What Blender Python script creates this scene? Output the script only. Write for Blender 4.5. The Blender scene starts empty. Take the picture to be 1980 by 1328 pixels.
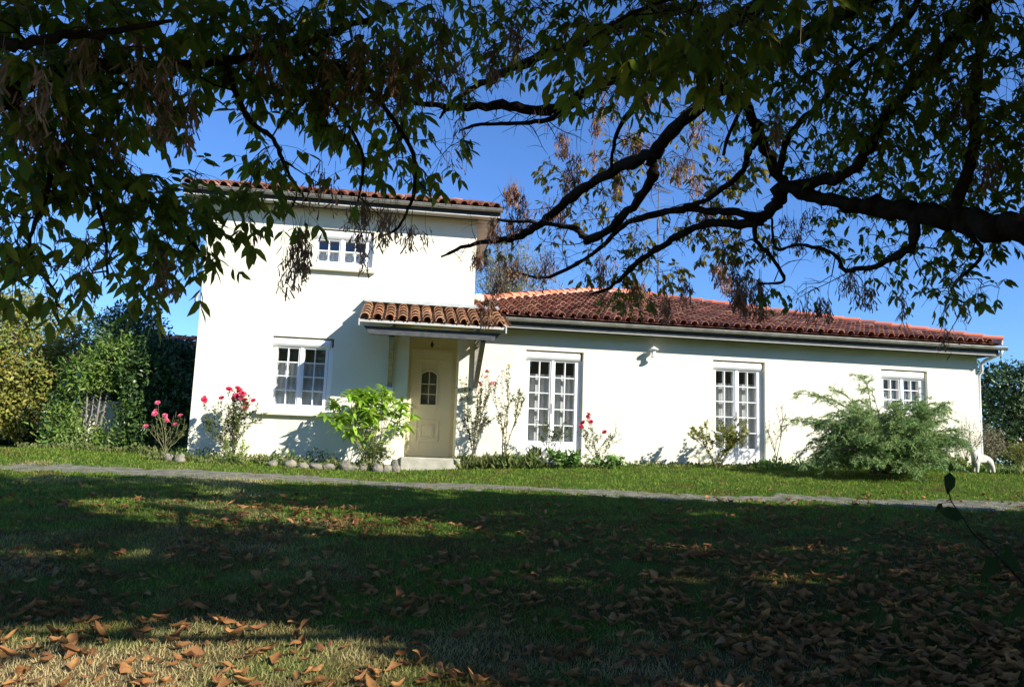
import bpy, math, random
import numpy as np
from mathutils import Vector, Matrix, noise
R = math.radians
rng = random.Random(7)
nr = np.random.default_rng(11)
scene = bpy.context.scene
COL = scene.collection

# ------------------------------------------------------------------ camera
CAM = Vector((-2.7255, -16.8098, 0.1379))
yaw, pitch, roll = R(8.13293), R(7.90155), R(2.05436)
Fw = Vector((math.sin(yaw) * math.cos(pitch), math.cos(yaw) * math.cos(pitch), math.sin(pitch)))
Rt = Vector((math.cos(yaw), -math.sin(yaw), 0)); Up = Rt.cross(Fw)
Rt2 = math.cos(roll) * Rt + math.sin(roll) * Up; Up2 = -math.sin(roll) * Rt + math.cos(roll) * Up
cd = bpy.data.cameras.new('camera'); cam = bpy.data.objects.new('camera', cd); COL.objects.link(cam)
m = Matrix((Rt2, Up2, -Fw)).transposed().to_4x4(); m.translation = CAM; cam.matrix_world = m
cd.sensor_width = 36; cd.lens = 1505.62 / 1980 * 36; cd.clip_start = 0.05; cd.clip_end = 2000
cd.dof.use_dof = False
scene.camera = cam
Cn = np.array(CAM); Fn = np.array(Fw); Rn = np.array(Rt2); Un = np.array(Up2)

def out_of_frame(P, margin=60):
    d = P - Cn; z = d @ Fn
    zz = np.where(z > 0.05, z, 0.05)
    u = 990 + 1505.6 * (d @ Rn) / zz; v = 664 - 1505.6 * (d @ Un) / zz
    ins = (z > 0) & (u > -margin) & (u < 1980 + margin) & (v > -margin)
    return ~ins

# ------------------------------------------------------------------ light
SUN = Vector((1.06, -1.0, 0.84)).normalized()
sl = bpy.data.lights.new('sun', 'SUN'); sl.energy = 5.0; sl.angle = R(0.5); sl.color = (1, 0.95, 0.84)
so = bpy.data.objects.new('sun', sl); COL.objects.link(so)
so.rotation_euler = SUN.to_track_quat('Z', 'Y').to_euler(); so.location = (20, -20, 20)
w = bpy.data.worlds.new('World'); scene.world = w; w.use_nodes = True
nt = w.node_tree; nt.nodes.clear()
sky = nt.nodes.new('ShaderNodeTexSky'); sky.sky_type = 'NISHITA'; sky.sun_disc = False
sky.sun_elevation = math.asin(SUN.z); sky.sun_rotation = math.atan2(SUN.x, SUN.y)
sky.air_density = 1.0; sky.dust_density = 0.0; sky.ozone_density = 4.0; sky.altitude = 300
bg = nt.nodes.new('ShaderNodeBackground'); bg.inputs[1].default_value = 0.090
hs = nt.nodes.new('ShaderNodeMix'); hs.data_type = 'RGBA'; hs.blend_type = 'MULTIPLY'; hs.inputs['Factor'].default_value = 1; hs.inputs['B'].default_value = (.67, .93, 1.30, 1)
ow = nt.nodes.new('ShaderNodeOutputWorld')
nt.links.new(sky.outputs[0], hs.inputs['A']); nt.links.new(hs.outputs['Result'], bg.inputs[0]); nt.links.new(bg.outputs[0], ow.inputs[0])
scene.view_settings.view_transform = 'Standard'; scene.view_settings.look = 'None'
scene.view_settings.exposure = 0.86; scene.view_settings.gamma = 1
scene.cycles.max_bounces = 6; scene.cycles.transparent_max_bounces = 12
scene.cycles.use_denoising = True
scene.cycles.caustics_reflective = False; scene.cycles.caustics_refractive = False

# ------------------------------------------------------------------ materials
def mat(name, c1, c2=None, rough=0.8, scale=6.0, island=0.0, c3=None, transl=0.0, bump=0.0, bscale=60.0,
        metal=0.0, spec=0.4, w2=0.5, detail=5.0, tcol=None):
    """c1/c2 mixed by noise, island: amount each separate piece is shifted towards c3"""
    m = bpy.data.materials.new(name); m.use_nodes = True
    nt = m.node_tree; nt.nodes.clear(); N = nt.nodes.new; L = nt.links.new
    out = N('ShaderNodeOutputMaterial'); bs = N('ShaderNodeBsdfPrincipled')
    bs.inputs['Roughness'].default_value = rough; bs.inputs['Metallic'].default_value = metal
    bs.inputs['Specular IOR Level'].default_value = spec
    geo = N('ShaderNodeNewGeometry')
    c2 = c2 or c1
    nz = N('ShaderNodeTexNoise'); nz.inputs['Scale'].default_value = scale; nz.inputs['Detail'].default_value = detail
    L(geo.outputs['Position'], nz.inputs['Vector'])
    rp = N('ShaderNodeValToRGB'); rp.color_ramp.elements[0].position = w2 - 0.14; rp.color_ramp.elements[1].position = w2 + 0.14
    rp.color_ramp.elements[0].color = (*c1, 1); rp.color_ramp.elements[1].color = (*c2, 1)
    L(nz.outputs['Fac'], rp.inputs['Fac'])
    col = rp.outputs['Color']
    if island > 0:
        mx = N('ShaderNodeMix'); mx.data_type = 'RGBA'
        pw = N('ShaderNodeMath'); pw.operation = 'POWER'; L(geo.outputs['Random Per Island'], pw.inputs[0]); pw.inputs[1].default_value = 2.0
        ml = N('ShaderNodeMath'); ml.operation = 'MULTIPLY'; L(pw.outputs[0], ml.inputs[0]); ml.inputs[1].default_value = island
        L(ml.outputs[0], mx.inputs['Factor']); L(col, mx.inputs['A']); mx.inputs['B'].default_value = (*(c3 or c2), 1)
        hs = N('ShaderNodeHueSaturation'); L(mx.outputs['Result'], hs.inputs['Color'])
        # a second, decorrelated random for value
        fr = N('ShaderNodeMath'); fr.operation = 'MULTIPLY'; L(geo.outputs['Random Per Island'], fr.inputs[0]); fr.inputs[1].default_value = 37.7
        f2 = N('ShaderNodeMath'); f2.operation = 'FRACT'; L(fr.outputs[0], f2.inputs[0])
        mr = N('ShaderNodeMapRange'); L(f2.outputs[0], mr.inputs['Value']); mr.inputs['To Min'].default_value = 0.65; mr.inputs['To Max'].default_value = 1.35
        L(mr.outputs[0], hs.inputs['Value']); col = hs.outputs['Color']
    L(col, bs.inputs['Base Color'])
    if bump > 0:
        n2 = N('ShaderNodeTexNoise'); n2.inputs['Scale'].default_value = bscale; n2.inputs['Detail'].default_value = 6
        L(geo.outputs['Position'], n2.inputs['Vector'])
        bp = N('ShaderNodeBump'); bp.inputs['Strength'].default_value = bump; bp.inputs['Distance'].default_value = 0.02
        L(n2.outputs['Fac'], bp.inputs['Height']); L(bp.outputs[0], bs.inputs['Normal'])
    if transl > 0:
        tr = N('ShaderNodeBsdfTranslucent')
        if tcol: 
            tm = N('ShaderNodeMix'); tm.data_type = 'RGBA'; tm.inputs['Factor'].default_value = 0.5
            L(col, tm.inputs['A']); tm.inputs['B'].default_value = (*tcol, 1); L(tm.outputs['Result'], tr.inputs['Color'])
        else: L(col, tr.inputs['Color'])
        ms = N('ShaderNodeMixShader'); ms.inputs[0].default_value = transl
        L(bs.outputs[0], ms.inputs[1]); L(tr.outputs[0], ms.inputs[2]); L(ms.outputs[0], out.inputs[0])
    else: L(bs.outputs[0], out.inputs[0])
    return m

def glassmat():
    m = bpy.data.materials.new('window glass'); m.use_nodes = True; m.use_transparent_shadow = True
    nt = m.node_tree; nt.nodes.clear(); N = nt.nodes.new; L = nt.links.new
    out = N('ShaderNodeOutputMaterial'); t = N('ShaderNodeBsdfTransparent'); t.inputs[0].default_value = (.88, .90, .89, 1)
    g = N('ShaderNodeBsdfGlossy'); g.inputs['Roughness'].default_value = 0.02
    fr = N('ShaderNodeLayerWeight'); fr.inputs[0].default_value = 0.5
    pw = N('ShaderNodeMath'); pw.operation = 'POWER'; pw.inputs[1].default_value = 4; L(fr.outputs['Facing'], pw.inputs[0])
    mt = N('ShaderNodeMath'); mt.operation = 'MULTIPLY_ADD'; mt.inputs[1].default_value = 0.8; mt.inputs[2].default_value = 0.10; L(pw.outputs[0], mt.inputs[0])
    ms = N('ShaderNodeMixShader'); L(mt.outputs[0], ms.inputs[0]); L(t.outputs[0], ms.inputs[1]); L(g.outputs[0], ms.inputs[2])
    L(ms.outputs[0], out.inputs[0]); return m

M = {}
M['stucco'] = mat('stucco', (.77, .73, .56), (.82, .78, .63), .9, 1.3, bump=.35, bscale=160)
M['beige'] = mat('beige paint', (.66, .57, .33), (.70, .61, .37), .6, 3)
M['door'] = mat('cream door', (.74, .67, .48), (.76, .70, .51), .45, 3, spec=.5)
M['pvc'] = mat('white frame', (.80, .80, .80), (.83, .83, .82), .35, 3, spec=.5)
M['zinc'] = mat('zinc gutter', (.24, .235, .21), (.36, .35, .31), .5, 5, metal=.25, bump=.05)
M['lead'] = mat('lead flashing', (.33, .37, .38), (.42, .45, .45), .55, 4, metal=.2)
M['dark_wood'] = mat('dark board', (.045, .05, .055), (.075, .078, .08), .7, 9)
M['grey_wood'] = mat('weathered wood', (.20, .18, .15), (.30, .27, .23), .8, 12, bump=.2)
M['white_wood'] = mat('white boards', (.42, .41, .37), (.52, .50, .46), .6, 5)
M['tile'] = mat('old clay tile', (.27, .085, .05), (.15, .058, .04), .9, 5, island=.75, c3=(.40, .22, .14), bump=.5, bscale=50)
M['tile_tan'] = mat('tan clay tile', (.40, .19, .095), (.30, .15, .075), .85, 9, island=.6, c3=(.52, .33, .19), bump=.5, bscale=50)  # tan tiles of the porch roof, tone varied from tile to tile
M['ridge'] = mat('orange ridge tile', (.66, .17, .075), (.58, .19, .10), .8, 7, island=.35, c3=(.5, .22, .14))
M['mortar'] = mat('pink mortar', (.55, .28, .22), (.66, .5, .42), .9, 7)
M['glass'] = glassmat()
M['curtain'] = mat('net curtain', (.72, .73, .72), (.8, .8, .78), .9, 3, transl=.35)
M['room'] = mat('dim room', (.26, .25, .22), (.30, .29, .25), .9, 2)
M['iron'] = mat('dark iron', (.03, .022, .018), (.06, .04, .03), .6, 9)
M['alu'] = mat('antenna aluminium', (.10, .09, .09), (.14, .12, .12), .6, 9, metal=.2)
M['stone'] = mat('field stone', (.27, .24, .185), (.12, .11, .085), .95, 9, bump=1.0, bscale=22, w2=.5)
M['step'] = mat('worn concrete', (.46, .43, .35), (.34, .32, .25), .9, 4, bump=.5, bscale=40)
M['statue'] = mat('white cast stone', (.60, .57, .50), (.42, .39, .33), .8, 8, bump=.3, bscale=30)
M['bark'] = mat('dark bark', (.020, .014, .010), (.042, .032, .024), .98, 12, spec=.05, bump=1.0, bscale=30)
M['bark_grey'] = mat('grey bark', (.17, .145, .11), (.24, .21, .17), .9, 12, bump=.6)
M['twig'] = mat('brown twig', (.11, .075, .05), (.17, .13, .09), .9, 12)
M['cane'] = mat('green cane', (.16, .17, .07), (.24, .20, .11), .7, 12)
M['maple'] = mat('ash-leaved maple leaf', (.050, .115, .018), (.085, .155, .024), .55, 1.2, island=.65, c3=(.36, .28, .03), transl=.5, tcol=(.36, .42, .03), spec=.2)
M['maple_far'] = mat('turning maple leaf', (.08, .13, .03), (.16, .17, .035), .55, 1.5, island=.75, c3=(.55, .33, .06), transl=.42, tcol=(.4, .36, .05))
M['seed'] = mat('dry winged seed', (.26, .12, .07), (.34, .18, .11), .8, 3, island=.7, c3=(.52, .33, .20), transl=.35)
M['litter'] = mat('dry fallen leaf', (.28, .12, .045), (.36, .19, .07), .75, 14, island=.8, c3=(.13, .06, .03), spec=.1, transl=.15, bump=.4, bscale=50)
M['litter_one'] = mat('dry fallen leaf russet', (.38, .15, .045), (.48, .23, .08), .75, 14, spec=.1, transl=.15, bump=.4, bscale=50)
M['litter_two'] = mat('dry fallen leaf tan', (.46, .27, .10), (.38, .20, .08), .75, 14, spec=.1, transl=.15, bump=.4, bscale=50)
M['litter_four'] = mat('dry fallen leaf yellow', (.50, .30, .06), (.42, .22, .06), .75, 14, spec=.1, transl=.2, bump=.4, bscale=50)
M['litter_five'] = mat('dry fallen leaf dark', (.085, .045, .03), (.14, .07, .04), .8, 14, spec=.1, transl=.1, bump=.4, bscale=50)
M['litter_three'] = mat('dry fallen leaf brown', (.17, .085, .045), (.24, .11, .05), .75, 14, spec=.1, transl=.15, bump=.4, bscale=50)
M['rose_leaf'] = mat('rose leaf', (.040, .085, .018), (.07, .115, .025), .6, 5, island=.5, c3=(.2, .17, .05), transl=.3, spec=.15)
M['bright_leaf'] = mat('lime green leaf', (.20, .40, .035), (.28, .48, .05), .4, 4, island=.45, c3=(.5, .48, .06), transl=.4, tcol=(.4, .6, .05))
M['sprig_leaf'] = mat('shaded sprig leaf', (.018, .035, .010), (.028, .045, .012), .8, 8, spec=.05)  # shade put into the colour, so the sprig reads as a silhouette
M['yellow_leaf'] = mat('yellowing leaf', (.20, .23, .035), (.32, .30, .05), .5, 3, island=.5, c3=(.10, .15, .03), transl=.35)
M['laurel_leaf'] = mat('laurel leaf', (.030, .070, .018), (.05, .10, .025), .35, 2, island=.5, c3=(.11, .17, .035), transl=.2, spec=.5)
M['hedge_leaf'] = mat('hedge leaf turning', (.14, .21, .03), (.26, .27, .05), .55, .9, island=.6, c3=(.42, .26, .07), transl=.3)
M['climber_leaf'] = mat('climber leaf', (.09, .19, .03), (.15, .25, .045), .4, 1.6, island=.5, c3=(.28, .27, .07), transl=.3)
M['birch_leaf'] = mat('birch leaf', (.22, .25, .08), (.30, .30, .12), .5, 1, island=.5, c3=(.4, .36, .14), transl=.3)
M['cedar_old'] = mat('needle sprays', (.12, .26, .085), (.19, .32, .10), .6, 1.4, island=.7, c3=(.45, .48, .15), transl=.15)
M['heather'] = mat('brown green brush', (.17, .16, .09), (.24, .20, .12), .8, 3, island=.5, c3=(.12, .15, .06))
M['weed'] = mat('low weeds', (.08, .15, .03), (.15, .17, .05), .7, 3, spec=.15, island=.5, c3=(.28, .25, .12), transl=.25)
M['ivy_leaf'] = mat('ground cover leaf', (.09, .22, .03), (.14, .28, .05), .45, 3, island=.4, c3=(.28, .36, .09), transl=.3)
M['red'] = mat('crimson petals', (.62, .015, .06), (.75, .05, .14), .6, 20, transl=.2)
M['pink'] = mat('pink petals', (.80, .10, .20), (.85, .22, .33), .6, 20, transl=.2)
M['peach'] = mat('peach petals', (.80, .42, .33), (.85, .55, .42), .6, 20, transl=.2)
M['amber'] = mat('amber petals', (.85, .42, .04), (.9, .6, .1), .6, 20, transl=.2)
M['white_petal'] = mat('white petals', (.8, .78, .7), (.85, .8, .75), .6, 20, transl=.2)

# ------------------------------------------------------------------ mesh helpers
class MB:
    def __init__(s): s.v = []; s.f = []; s.sm = []
    def add(s, vs, fs, smooth=False):
        o = len(s.v); s.v += [tuple(v) for v in vs]
        s.f += [tuple(i + o for i in f) for f in fs]; s.sm += [smooth] * len(fs); return s
    def box(s, x0, x1, y0, y1, z0, z1):
        return s.add([(x0,y0,z0),(x1,y0,z0),(x1,y1,z0),(x0,y1,z0),(x0,y0,z1),(x1,y0,z1),(x1,y1,z1),(x0,y1,z1)],
              [(3,2,1,0),(4,5,6,7),(0,1,5,4),(1,2,6,5),(2,3,7,6),(3,0,4,7)])
    def bar(s, p, q, w, h, up=(0,0,1)):
        p = Vector(p); q = Vector(q); d = (q - p).normalized(); a = d.cross(Vector(up)).normalized(); b = a.cross(d)
        vs = [c + a * i * w / 2 + b * j * h / 2 for c in (p, q) for i, j in ((-1,-1),(1,-1),(1,1),(-1,1))]
        return s.add(vs, [(0,1,2,3),(7,6,5,4),(0,4,5,1),(1,5,6,2),(2,6,7,3),(3,7,4,0)])
    def tube(s, pts, rad, n=6, cap=True):
        pts = [Vector(p) for p in pts]
        if not hasattr(rad, '__len__'): rad = [rad] * len(pts)
        vs = []; fs = []; prev = None
        for i, p in enumerate(pts):
            d = (pts[min(i + 1, len(pts) - 1)] - pts[max(i - 1, 0)])
            d = d.normalized() if d.length > 1e-9 else Vector((0, 0, 1))
            if prev is None: a = d.orthogonal().normalized()
            else:
                a = prev - d * prev.dot(d); a = a.normalized() if a.length > 1e-6 else d.orthogonal().normalized()
            prev = a; b = d.cross(a)
            for k in range(n):
                t = 2 * math.pi * k / n; vs.append(p + (a * math.cos(t) + b * math.sin(t)) * rad[i])
        for i in range(len(pts) - 1):
            for k in range(n):
                k2 = (k + 1) % n; fs.append((i*n+k, i*n+k2, (i+1)*n+k2, (i+1)*n+k))
        if cap: fs.append(tuple(range(n))[::-1]); fs.append(tuple((len(pts)-1)*n + k for k in range(n)))
        return s.add(vs, fs, True)
    def lathe(s, prof, c, n=16, axis=2):
        vs = []; fs = []
        for r, h in prof:
            for k in range(n):
                t = 2*math.pi*k/n; vs.append((c[0] + r*math.cos(t), c[1] + r*math.sin(t), c[2] + h))
        for i in range(len(prof)-1):
            for k in range(n):
                k2 = (k+1) % n; fs.append((i*n+k, i*n+k2, (i+1)*n+k2, (i+1)*n+k))
        return s.add(vs, fs, True)
    def build(s, name, m, parent=None, bevel=0):
        me = bpy.data.meshes.new(name); me.from_pydata(s.v, [], s.f)
        me.polygons.foreach_set('use_smooth', s.sm); me.materials.append(m); me.update()
        o = bpy.data.objects.new(name, me); COL.objects.link(o)
        if parent:
            o.parent = parent; o.matrix_parent_inverse = parent.matrix_world.inverted()
        if bevel:
            b = o.modifiers.new('bevel', 'BEVEL'); b.width = bevel; b.segments = 2; b.limit_method = 'ANGLE'
        return o

def npmesh(name, V, faces_n, F, m, parent=None, smooth=False):
    """V (k,3) float, F flat index array, all faces with faces_n corners"""
    me = bpy.data.meshes.new(name); nf = len(F) // faces_n
    me.vertices.add(len(V)); me.vertices.foreach_set('co', np.ascontiguousarray(V, dtype=np.float32).ravel())
    me.loops.add(len(F)); me.loops.foreach_set('vertex_index', np.ascontiguousarray(F, dtype=np.int32))
    me.polygons.add(nf); me.polygons.foreach_set('loop_start', np.arange(nf, dtype=np.int32) * faces_n)
    if smooth: me.polygons.foreach_set('use_smooth', np.ones(nf, dtype=bool))
    me.update(calc_edges=True); me.materials.append(m)
    o = bpy.data.objects.new(name, me); COL.objects.link(o)
    if parent: o.parent = parent; o.matrix_parent_inverse = parent.matrix_world.inverted()
    return o

# leaf templates: x along the leaf, y across, z up; triangles
def T(v, f): return np.array(v, float), np.array(f, int)
LEAF = T([(0,0,0),(.28,.20,.02),(.62,.17,.02),(1,0,-.06),(.62,-.17,.02),(.28,-.20,.02),(.28,0,-.03),(.62,0,-.03)],
         [(0,6,1),(1,6,7),(1,7,2),(2,7,3),(0,5,6),(5,7,6),(5,4,7),(4,3,7)])
BROAD = T([(0,0,0),(.25,.27,.03),(.6,.24,.04),(1,0,-.1),(.6,-.24,.04),(.25,-.27,.03),(.25,0,-.03),(.6,0,-.03)], LEAF[1].tolist())
SMALL = T([(0,0,0),(.45,.24,.04),(1,0,-.03),(.45,-.24,.04)], [(0,3,1),(1,3,2)])
SLIM = T([(0,0,0),(.45,.11,.02),(1,0,-.08),(.45,-.11,.02)], [(0,3,1),(1,3,2)])
LANCE = T([(0,0,0),(.35,.13,.04),(.75,.10,0),(1,0,-.1),(.75,-.10,0),(.35,-.13,.04),(.35,0,0),(.75,0,-.04)], LEAF[1].tolist())
BLADE = T([(0,.5,0),(0,-.5,0),(1,0,0)], [(0,1,2)])
SAMARA = T([(0,.05,0),(.3,.05,0),(.85,.14,.05),(1,-.02,.02),(.3,-.06,.04),(0,-.05,0)], [(0,5,1),(1,5,4),(1,4,2),(2,4,3)])

def unit(a): return a / np.maximum(np.linalg.norm(a, axis=1, keepdims=True), 1e-9)
def rdir(n): return unit(nr.normal(size=(n, 3)))
def leaves(name, P, D, S, tmpl, m, parent=None, N=None, wid=None):
    """scatter a leaf template at points P, pointing along D, sized S, facing about N"""
    P = np.asarray(P, float); D = unit(np.asarray(D, float)); n = len(P)
    S = np.broadcast_to(np.asarray(S, float), (n,))
    if N is None: N = rdir(n)
    B = unit(np.cross(N, D)); Nn = np.cross(D, B)
    tv, tf = tmpl; w_ = np.ones(n) if wid is None else np.broadcast_to(wid, (n,))
    V = (P[:, None, :] + S[:, None, None] * (tv[None, :, 0:1] * D[:, None, :] + (tv[None, :, 1:2] * w_[:, None, None]) * B[:, None, :] + tv[None, :, 2:3] * Nn[:, None, :]))
    F = (tf[None] + (np.arange(n) * len(tv))[:, None, None]).reshape(-1)
    return npmesh(name, V.reshape(-1, 3), 3, F, m, parent)

def tag(o, label=None, cat=None, group=None, kind=None):
    if label: o['label'] = label
    if cat: o['category'] = cat
    if group: o['group'] = group
    if kind: o['kind'] = kind
    return o
def thing(name, label, cat, loc=(0, 0, 0), group=None):
    o = bpy.data.objects.new(name, None); COL.objects.link(o); o.location = loc; o.empty_display_size = .2
    o.matrix_world = Matrix.Translation(Vector(loc))
    return tag(o, label, cat, group)

# ------------------------------------------------------------------ ground
def gz(x, y):
    x = np.asarray(x, float); y = np.asarray(y, float)
    z = -1.30 + .068 * (np.clip(y, -60, .0) + 16.8) + .022 * np.clip(x + 2.7, 0, 16) - .12 * np.exp(-((x + 3.2) / 3) ** 2) * np.clip((y + 5) / 4.5, 0, 1)
    z = z + .018 * np.sin(x * 1.1 + y * .6) * np.sin(y * .9 - x * .3) + .006 * np.sin(3.1 * x + 1.7 * y)
    return z
def gzf(x, y): return float(gz(x, y))
def axis(lo, hi, step, far):
    a = list(np.arange(lo, hi + .01, step)); s = step; x = a[0]; L_ = []
    while x > -far: s *= 1.5; x -= s; L_.append(x)
    s = step; x = a[-1]; H = []
    while x < far: s *= 1.5; x += s; H.append(x)
    return np.array(L_[::-1] + a + H)
ax, ay = axis(-16, 18, .25, 600), axis(-19, 4, .25, 600)
GX, GY = np.meshgrid(ax, ay); V = np.stack([GX, GY, gz(GX, GY)], -1).reshape(-1, 3)
nx, ny = len(ax), len(ay); I, J = np.meshgrid(np.arange(nx - 1), np.arange(ny - 1)); a_ = (J * nx + I).ravel()
lawnmat = mat('lawn', (.036, .078, .010), (.065, .105, .016), .95, 2.2, bump=1.0, bscale=45, spec=.05)
# lawn: green ground with dry straw patches and brown soil that also deepens tree shade
nt = lawnmat.node_tree; bs = [n for n in nt.nodes if n.type == 'BSDF_PRINCIPLED'][0]
N = nt.nodes.new; L = nt.links.new
geo = N('ShaderNodeNewGeometry'); old = bs.inputs['Base Color'].links[0].from_socket
def dry(nt, old, geo, straw, bias):
    N = nt.nodes.new; L = nt.links.new
    n1 = N('ShaderNodeTexNoise'); n1.inputs['Scale'].default_value = .55; n1.inputs['Detail'].default_value = 7; L(geo.outputs['Position'], n1.inputs['Vector'])
    sp = N('ShaderNodeSeparateXYZ'); L(geo.outputs['Position'], sp.inputs[0])
    mr = N('ShaderNodeMapRange'); L(sp.outputs['Y'], mr.inputs['Value']); mr.inputs['From Min'].default_value = -13.5; mr.inputs['From Max'].default_value = -9.5
    mr.inputs['To Min'].default_value = .23; mr.inputs['To Max'].default_value = bias
    m3 = N('ShaderNodeMapRange'); L(sp.outputs['X'], m3.inputs['Value']); m3.inputs['From Min'].default_value = -3.2; m3.inputs['From Max'].default_value = -1.5
    m3.inputs['To Min'].default_value = 0; m3.inputs['To Max'].default_value = -.22
    a0 = N('ShaderNodeMath'); a0.operation = 'ADD'; L(mr.outputs[0], a0.inputs[0]); L(m3.outputs[0], a0.inputs[1])
    ad = N('ShaderNodeMath'); ad.operation = 'ADD'; L(n1.outputs['Fac'], ad.inputs[0]); L(a0.outputs[0], ad.inputs[1])
    m2 = N('ShaderNodeMapRange'); L(ad.outputs[0], m2.inputs['Value']); m2.inputs['From Min'].default_value = .48; m2.inputs['From Max'].default_value = .72
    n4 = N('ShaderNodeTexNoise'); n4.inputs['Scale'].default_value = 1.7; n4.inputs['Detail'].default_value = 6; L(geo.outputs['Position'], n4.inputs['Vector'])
    m4 = N('ShaderNodeMapRange'); m5 = N('ShaderNodeMapRange'); L(sp.outputs['Y'], m5.inputs['Value']); m5.inputs['From Min'].default_value = -6.2; m5.inputs['From Max'].default_value = -9.0; m5.inputs['To Min'].default_value = -.06; m5.inputs['To Max'].default_value = .10  # brown grows below the trees, painting their shade darker into the grass
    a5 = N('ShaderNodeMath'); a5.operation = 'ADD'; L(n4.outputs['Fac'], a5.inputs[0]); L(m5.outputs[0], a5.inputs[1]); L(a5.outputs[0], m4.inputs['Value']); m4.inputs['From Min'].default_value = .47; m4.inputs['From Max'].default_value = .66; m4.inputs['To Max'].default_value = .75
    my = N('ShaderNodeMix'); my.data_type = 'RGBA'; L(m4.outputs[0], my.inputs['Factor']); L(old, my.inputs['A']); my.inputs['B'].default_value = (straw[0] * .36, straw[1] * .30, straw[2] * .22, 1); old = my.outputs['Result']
    mx = N('ShaderNodeMix'); mx.data_type = 'RGBA'; L(m2.outputs[0], mx.inputs['Factor']); L(old, mx.inputs['A']); mx.inputs['B'].default_value = (*straw, 1)
    return mx.outputs['Result']
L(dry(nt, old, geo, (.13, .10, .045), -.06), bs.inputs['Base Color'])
lawn = npmesh('lawn', V, 4, np.stack([a_, a_ + 1, a_ + 1 + nx, a_ + nx], -1).ravel(), lawnmat, smooth=True)
tag(lawn, kind='structure')
# gravel drive
grav = mat('gravel', (.23, .205, .17), (.10, .10, .06), .95, 5, bump=1.0, bscale=70)
dxs = [-60, -14, -9, -8.3, -5.9, -3.3, -.8, 1.5, 3.7, 6, 12, 40]
dfar = [-3.5, -2.95, -2.85, -2.75, -2.7, -3.0, -4.1, -5.0, -5.4, -5.8, -6.3, -6.5]
dnea = [-5, -3.9, -3.5, -3.7, -4.0, -4.3, -5.1, -5.8, -6.2, -6.7, -7.6, -8.5]
xs = np.concatenate([np.linspace(-60, -16, 40), np.linspace(-15.8, 18, 340), np.linspace(18.5, 40, 40)])
yf = np.interp(xs, dxs, dfar) + .10 * np.sin(xs * 2.3) + .11 * nr.normal(size=len(xs)); yn = np.interp(xs, dxs, dnea) + .14 * np.sin(xs * 1.7 + 2) + .13 * nr.normal(size=len(xs))
rows = 9; VV = []
for k in range(rows):
    t = k / (rows - 1); y = yn + (yf - yn) * t
    VV.append(np.stack([xs, y, gz(xs, y) + (.012 if 0 < k < rows - 1 else -.012)], -1))
VV = np.concatenate(VV); n_ = len(xs); I, J = np.meshgrid(np.arange(n_ - 1), np.arange(rows - 1)); a_ = (J * n_ + I).ravel()
dr = npmesh('gravel_drive', VV, 4, np.stack([a_, a_ + 1, a_ + 1 + n_, a_ + n_], -1).ravel(), grav, smooth=True); tag(dr, kind='structure')

# grass blades (uncountable)
n = 400000
dy = 3.4 * (1 + nr.random(n) * 3.0) ** 1.0
dy = 3.4 * np.exp(nr.random(n) * math.log(17.5 / 3.4)) 
fr = nr.random(n); bx = CAM.x + (-.43 * dy - .8) + fr * ((.87 + .43) * dy + 1.6); by = CAM.y + dy
cl = np.array([noise.noise(Vector((x * .9, y * .9, 0))) for x, y in zip(bx[::6], by[::6])]).repeat(6)[:n]
yf_ = np.interp(bx, dxs, dfar); yn_ = np.interp(bx, dxs, dnea)
keep = ~((by > yn_ + .08 + .35 * nr.random(n)) & (by < yf_ - .05 - .3 * nr.random(n)) & (nr.random(n) < .84)) & (nr.random(n) < .75 + .5 * cl) & ((nr.random(n) < .45) | (bx < -1.2) | (dy > 8.5))
bx, by, dy = bx[keep], by[keep], dy[keep]; n = len(bx)
P = np.stack([bx, by, gz(bx, by) - .005], -1); D = unit(np.stack([nr.normal(0, .55, n), nr.normal(0, .55, n), np.full(n, 1.0)], -1))
S = (.013 + .030 * nr.random(n) ** 1.6) * (1 + .045 * dy) ; far = dy / 3.4
gm = mat('grass blade', (.085, .170, .016), (.165, .245, .030), .75, 3, spec=.08, island=.35, c3=(.30, .27, .09), transl=.3)
nt = gm.node_tree; bs = [q for q in nt.nodes if q.type == 'BSDF_PRINCIPLED'][0]; tr = [q for q in nt.nodes if q.type == 'BSDF_TRANSLUCENT'][0]
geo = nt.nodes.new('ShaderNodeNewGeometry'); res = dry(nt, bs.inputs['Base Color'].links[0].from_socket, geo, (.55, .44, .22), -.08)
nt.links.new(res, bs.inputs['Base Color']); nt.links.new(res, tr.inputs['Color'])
g = leaves('grass', P, D, S, BLADE, gm, wid=(.085 + .05 * far)); tag(g, 'short mown green and straw coloured grass', 'grass', kind='stuff')
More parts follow.
